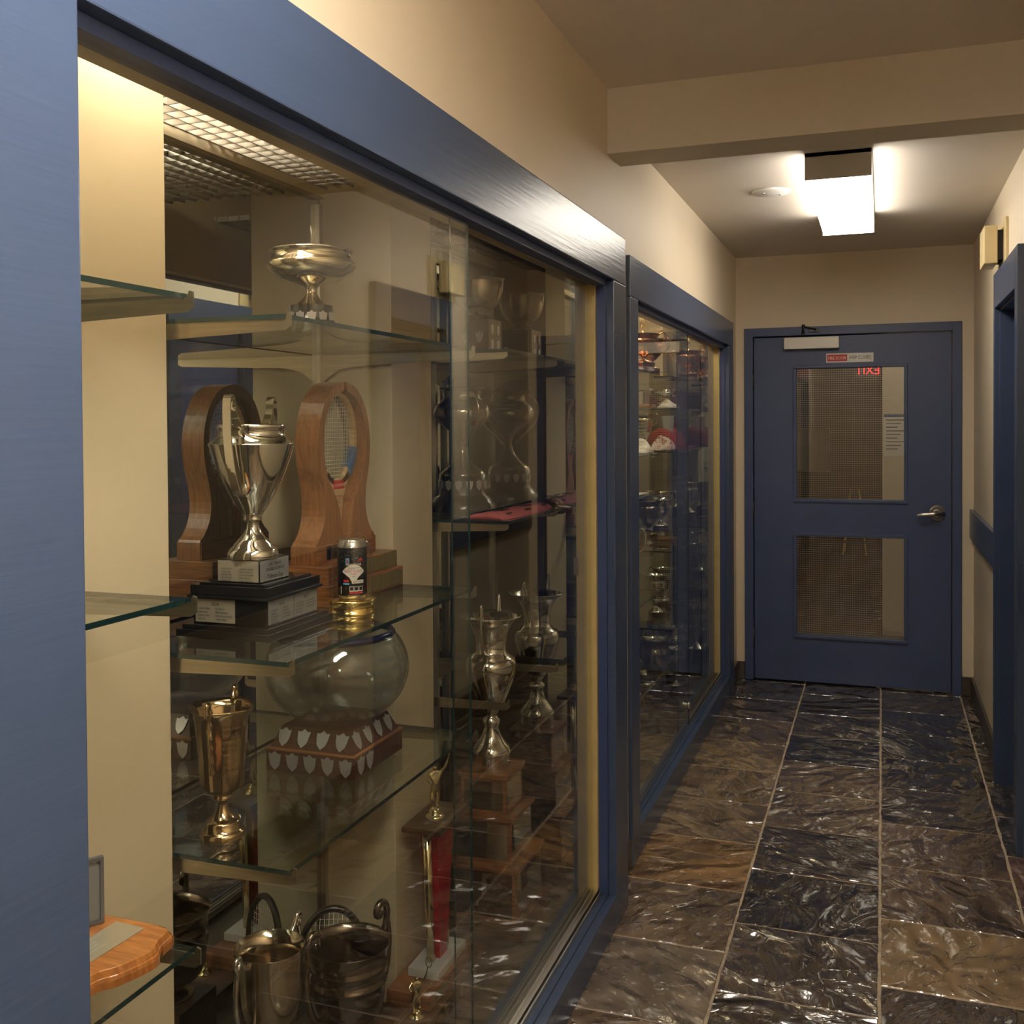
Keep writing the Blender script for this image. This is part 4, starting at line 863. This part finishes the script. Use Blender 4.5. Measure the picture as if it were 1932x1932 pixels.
m = MB(); m.prism([(0, 0), (.155, 0), (.155, .052), (0, .052)], o_, U, V, .0012); pl = m.build('brass_plate', 'plate', r)
t = MB(); W = Vector((0, 0, .0014))
# lines read from the plate's long side
for i, s_ in enumerate(('VANCOUVER RACQUETS CLUB', 'MEN\'S DOUBLES', 'CHAMPIONS', 'OPEN DIVISION')): t.text(s_, o_+U*.078+V*(.042-.009*i)+W, U, V, .0070, None, 'CENTER', sx=.8)
t.build('engraving', 'whiteink', pl)
r = thing('pocket_frame', 'small grey metal framed panel standing upright on the cherry shield plaque', 'frame', (-1.076, 1.190, .8195), .0)
hh_ = .096
m = MB(); dU = Vector((.55, .83, 0)).normalized()
def pp(u, z_, d): return tuple(dU*u+Vector((dU.y, -dU.x, 0))*d+Vector((0, 0, z_)))
def bar(mb, u0, u1, z0_, z1_, d0, d1): 
    v = [pp(u, z_, d) for u in (u0, u1) for d in (d0, d1) for z_ in (z0_, z1_)]; mb.add(v, [(0, 1, 3, 2), (4, 6, 7, 5), (0, 4, 5, 1), (2, 3, 7, 6), (0, 2, 6, 4), (1, 5, 7, 3)])
bar(m, -.018, -.013, 0, hh_, 0, .008); bar(m, .013, .018, 0, hh_, 0, .008); bar(m, -.013, .013, 0, .005, 0, .008); bar(m, -.013, .013, hh_-.005, hh_, 0, .008); m.build('metal_frame', 'darksteel', r)
m = MB(); bar(m, -.013, .013, .005, hh_-.005, .001, .004); m.build('grey_panel', 'greypanel', r)

# ================================================================== FAR CASE
G2 = 'silver trophies on the shelves of the farther case'
def vcup(name, label, loc, mt, h=.2, fig=False, base='rosewood', group=None, hand=True, rb=.05):
    r = thing(name, label, 'trophy cup', loc, 0, group)
    MB().lathe([(rb, 0), (rb, .012), (rb*.85, .016), (rb*.85, h*.22), (rb*.92, h*.24)], seg=32).build('round_base', base, r)
    q = h*.24; MB().lathe(sprof([(rb*.8, q), (rb*.75, q+.006), (.012, q+h*.10), (.010, q+h*.16), (.030, q+h*.24), (rb*1.0, q+h*.40), (rb*1.15, q+h*.58), (rb*.95, q+h*.68), (rb*1.2, q+h*.76)], 4)+[(rb*1.15, q+h*.76), (rb*.9, q+h*.5), (.001, q+h*.3)], seg=40).build('cup', mt, r)
    if hand: handles(r, [(rb*1.0, q+h*.68), (rb*1.5, q+h*.78), (rb*1.75, q+h*.66), (rb*1.55, q+h*.5), (rb*1.0, q+h*.40)], mt, .003)
    if fig: figure_part(r, (0, 0, q+h*.74), 1.0, 'palegold')
    return r
fc_ = [(-.990, 4.50, 1.759, 'copper', .17, True, 'copper cup topped by a golden figure, nearest the front on the far case top shelf'),
       (-.995, 5.66, 1.759, 'copper', .17, True, 'copper cup topped by a golden figure, next to the end mirror of the far case'),
       (-1.10, 5.15, 1.759, 'copper', .20, False, 'squat copper cup behind the two figure-topped copper cups')]
for x, y, z_, mt, h, f, lb in fc_: vcup('copper_cup', lb, (x, y, z_), mt, h, f, rb=.058)
vcup('silver_cup', 'wide silver cup standing below the white papers in the far case', (-1.05, 4.25, .789), 'chrome', .30, rb=.070)
vcup('silver_cup', 'silver cup with long stem beside the wide cup, far case', (-1.20, 4.42, .789), 'chrome', .24)
vcup('silver_cup', 'slim silver goblet on the lowest glass shelf of the far case', (-1.08, 5.35, .559), 'chrome', .22, rb=.042, base='blk')
vcup('silver_cup', 'stout silver loving cup on the case floor at the end mirror', (-1.06, 5.60, FZ), 'chrome', .34, rb=.068, base='blk')
vcup('silver_cup', 'tall silver urn on the case floor in the middle of the far case', (-1.08, 5.15, FZ), 'silver', .36, rb=.060, base='blk')
vcup('silver_cup', 'small dark cup on the case floor near the front glass of the far case', (-1.02, 4.75, FZ), 'tarnish', .22, base='blk')
vcup('silver_cup', 'silver cup on the shelf under the caps in the far case', (-1.12, 5.50, .929), 'chrome', .24, base='rosewood')
vcup('silver_cup', 'dull silver cup on the shelf under the caps, nearer the viewer', (-1.10, 5.10, .929), 'tarnish', .22, base='rosewood')
r = thing('silver_dish', 'flat silver dish on a low stand at the front of the far case floor', 'dish', (-1.02, 4.05, FZ))
MB().lathe([(.05, 0), (.05, .03), (.02, .04), (.018, .07), (.06, .085), (.10, .115), (.098, .117), (.05, .092), (.001, .085)], seg=40).build('dish', 'silver', r)
for (lb, x, y, hx, hy, h) in (('low brown plaque box on the far case floor nearest the front', -1.08, 4.30, .09, .09, .05), ('second brown plaque box on the far case floor behind the silver dish', -1.22, 4.00, .07, .10, .07)):
    r = thing('wooden_plaque_box', lb, 'wooden base', (x, y, FZ)); MB().box(-hx, hx, -hy, hy, 0, h, bev=.003).build('block', 'wood', r); MB().box(-hx*.6, hx*.6, -hy-.001, -hy, h*.2, h*.8).build('brass_plate', 'dullbrass', r)
r = thing('wooden_plaque_box', 'leaning light brown wooden board on the lower shelf of the far case', 'wooden board', (-1.12, 4.02, .789)); MB().box(-.10, .10, -.12, .12, 0, .05, bev=.003).build('block', 'wood', r)
r = thing('paper_stack', 'white papers lying on the middle shelf of the far case', 'papers', (-1.06, 4.24, 1.229))
for i in range(3): MB().box(-.11+.004*i, .09+.005*i, -.28+.02*i, .25-.03*i, .002*i, .002*i+.002).build('sheet', 'paper', r)
MB().box(-.08, .06, -.20, .02, .006, .011).build('tan_folder', 'ash', r)
def cap(lb, loc, rz, mt):
    r = thing('baseball_cap', lb, 'cap', loc, rz); MB().lathe([(.078, 0), (.080, .02), (.074, .055), (.055, .085), (.025, .102), (.001, .106)], seg=32).build('crown', mt, r)
    m = MB(); o = [(.075*math.cos(t), .075*math.sin(t)) for t in [-1.1+.22*k for k in range(11)]]; o2 = [(.075+.055*math.cos(t*1.15)+.01, .070*math.sin(t*1.15)) for t in [1.1-.22*k for k in range(11)]]; m.prism(o+o2, (0, 0, .004), X1, Y1, .004); m.build('visor', mt, r)
    MB().lathe([(.006, .105), (.006, .109), (.001, .110)], seg=12).build('button', mt, r)
cap('red cap on the middle shelf of the far case, left of the sliding door edge', (-1.06, 5.24, 1.404), -.6, 'redcloth')
cap('darker red cap nearer the end mirror of the far case', (-1.08, 5.58, 1.404), -.3, 'redcloth')
def crumple(name, lb, cat, loc, rx, ry, h, mt, seed, spots=None):
    r = thing(name, lb, cat, loc); rnd = random.Random(seed); m = MB(); n1, n2 = 28, 10; vs = []; ph = [rnd.uniform(0, 6) for _ in range(4)]
    for i in range(n2+1):
        t = i/n2*PI/2
        for k in range(n1):
            a = 2*PI*k/n1; q = math.cos(t)*(1+.14*math.sin(3*a+ph[0])+.08*math.sin(7*a+ph[1])); zz = h*math.sin(t)*(1+.25*math.sin(5*a+ph[2]+4*t))*(.75+.25*math.sin(2*a+ph[3])); vs.append((rx*q*math.cos(a), ry*q*math.sin(a), max(zz, 0)))
    fs = [(i*n1+k, i*n1+(k+1) % n1, (i+1)*n1+(k+1) % n1, (i+1)*n1+k) for i in range(n2) for k in range(n1)]; fs.append(tuple(range(n1))[::-1]); m.add(vs, fs, None, True); m.build('cloth_folds', mt, r); return r
def spotmat():
    m, t, b = nmat('red_spotted_cloth'); v = t.nodes.new('ShaderNodeTexVoronoi'); v.inputs['Scale'].default_value = 45; tc = t.nodes.new('ShaderNodeTexCoord'); t.links.new(tc.outputs['Object'], v.inputs['Vector'])
    rp = t.nodes.new('ShaderNodeValToRGB'); rp.color_ramp.interpolation = 'CONSTANT'; rp.color_ramp.elements[0].color = (.45, .05, .05, 1); rp.color_ramp.elements[1].position = .32; rp.color_ramp.elements[1].color = (.72, .62, .54, 1)
    t.links.new(v.outputs['Distance'], rp.inputs[0]); t.links.new(rp.outputs[0], b.inputs['Base Color']); b.inputs['Roughness'].default_value = .85; return m
M['spotcloth'] = spotmat()
crumple('folded_scarf', 'crumpled white scarf with red maple spots on the cap shelf of the far case', 'scarf', (-1.015, 5.02, 1.4045), .052, .115, .06, 'spotcloth', 1)
crumple('white_shirt', 'folded white shirt on the nearer end of the cap shelf, left of the spotted scarf', 'shirt', (-1.01, 4.48, 1.404), .060, .08, .055, 'whitecloth', 2)
crumple('white_cloth', 'crumpled white cloth on the second shelf of the far case', 'cloth', (-1.01, 5.14, 1.609), .055, .07, .04, 'whitecloth', 3)
r = thing('red_pennant_award', 'upright white blade award with a red triangular top in the far case', 'award', (-1.06, 5.42, 1.404))
MB().prism([(-.020, 0), (.020, 0), (.030, .17), (-.030, .17)], (0, -.004, 0), X1, Z1, .008).build('white_blade', 'paper', r); MB().prism([(-.028, .17), (.030, .17), (.006, .09)], (0, -.0055, 0), X1, Z1, .0012).build('red_triangle', 'redink', r)
r = thing('framed_photo', 'small framed red and white photo on the second shelf of the far case', 'picture frame', (-1.20, 5.30, 1.609))
MB().box(-.04, .04, -.006, .006, 0, .10, bev=.002).build('frame', 'blk', r); MB().box(-.032, .032, -.008, -.006, .008, .092).build('photo', 'whitecloth', r); MB().box(-.022, .010, -.009, -.008, .02, .08).build('red_image', 'redink', r)
r = thing('display_box', 'plum coloured presentation box on the second shelf near the end mirror', 'box', (-1.12, 5.63, 1.609)); MB().box(-.10, .10, -.05, .05, 0, .11, bev=.003).build('box_body', 'plum' if 'plum' in M else 'rosewood', r); MB().box(-.102, .102, -.052, .052, .085, .089).build('lid_seam', 'blk', r)
for (x, y, z_, h, mt, lb) in ((-1.24, 5.05, 1.404, .16, 'chrome', 'small silver cup behind the spotted scarf in the far case'), (-1.22, 5.55, 1.404, .18, 'silver', 'small warm silver cup behind the darker red cap'),
    (-1.22, 4.95, 1.759, .18, 'silver', 'silver cup at the back of the far case top shelf'), (-1.06, 5.30, 1.609, .10, 'chrome', 'tiny silver cup in front of the framed photo'),
    (-1.04, 4.98, .559, .24, 'chrome', 'round silver cup on the lowest glass shelf nearest the pilaster'), (-1.24, 5.20, .929, .26, 'silver', 'tall warm silver cup at the back under the caps'),
    (-1.02, 5.42, FZ, .26, 'chrome', 'bright silver cup on the far case floor before the black based cups'), (-1.20, 5.45, FZ, .40, 'tarnsilver', 'tallest dull silver cup on the far case floor against the mirror')):
    vcup('silver_cup', lb, (x, y, z_), mt, h, rb=.045, base='blk' if z_ < 1 else 'rosewood')
for (x, y, z_, rz, lb) in ((-1.04, 5.30, .929, .4, 'flat brown plaque lying on the shelf under the caps'), (-1.10, 4.95, 1.609, .1, 'brown plaque lying flat on the second shelf of the far case')):
    r = thing('shield_plaque', lb, 'plaque', (x, y, z_), 0); MB().box(-.06, .06, -.05, .05, 0, .018, bev=.003).build('board', 'wood', r); MB().box(-.035, .035, -.025, .025, .018, .0192).build('brass_plate', 'brass', r)
r = thing('silver_tray', 'round silver tray lying on the lowest glass shelf by the end mirror', 'tray', (-1.04, 5.66, .559)); MB().lathe([(.04, 0), (.085, .006), (.10, .014), (.098, .015), (.04, .003), (.001, .003)], seg=40).build('tray', 'chrome', r)

# ------------------------------------------------------------------ groups of repeats
for pre, g in (('silver_cup', G2), ('copper_cup', 'copper cups on the top shelf of the farther case'), ('baseball_cap', 'red caps in the farther case'), ('display_case', 'blue framed trophy cases along the left wall'),
               ('ceiling_light', 'fluorescent ceiling lights'), ('wooden_plaque_box', 'wooden blocks in the farther case')):
    for o in COL.objects:
        if o.parent is None and o.name.split('.')[0] == pre: o['group'] = g
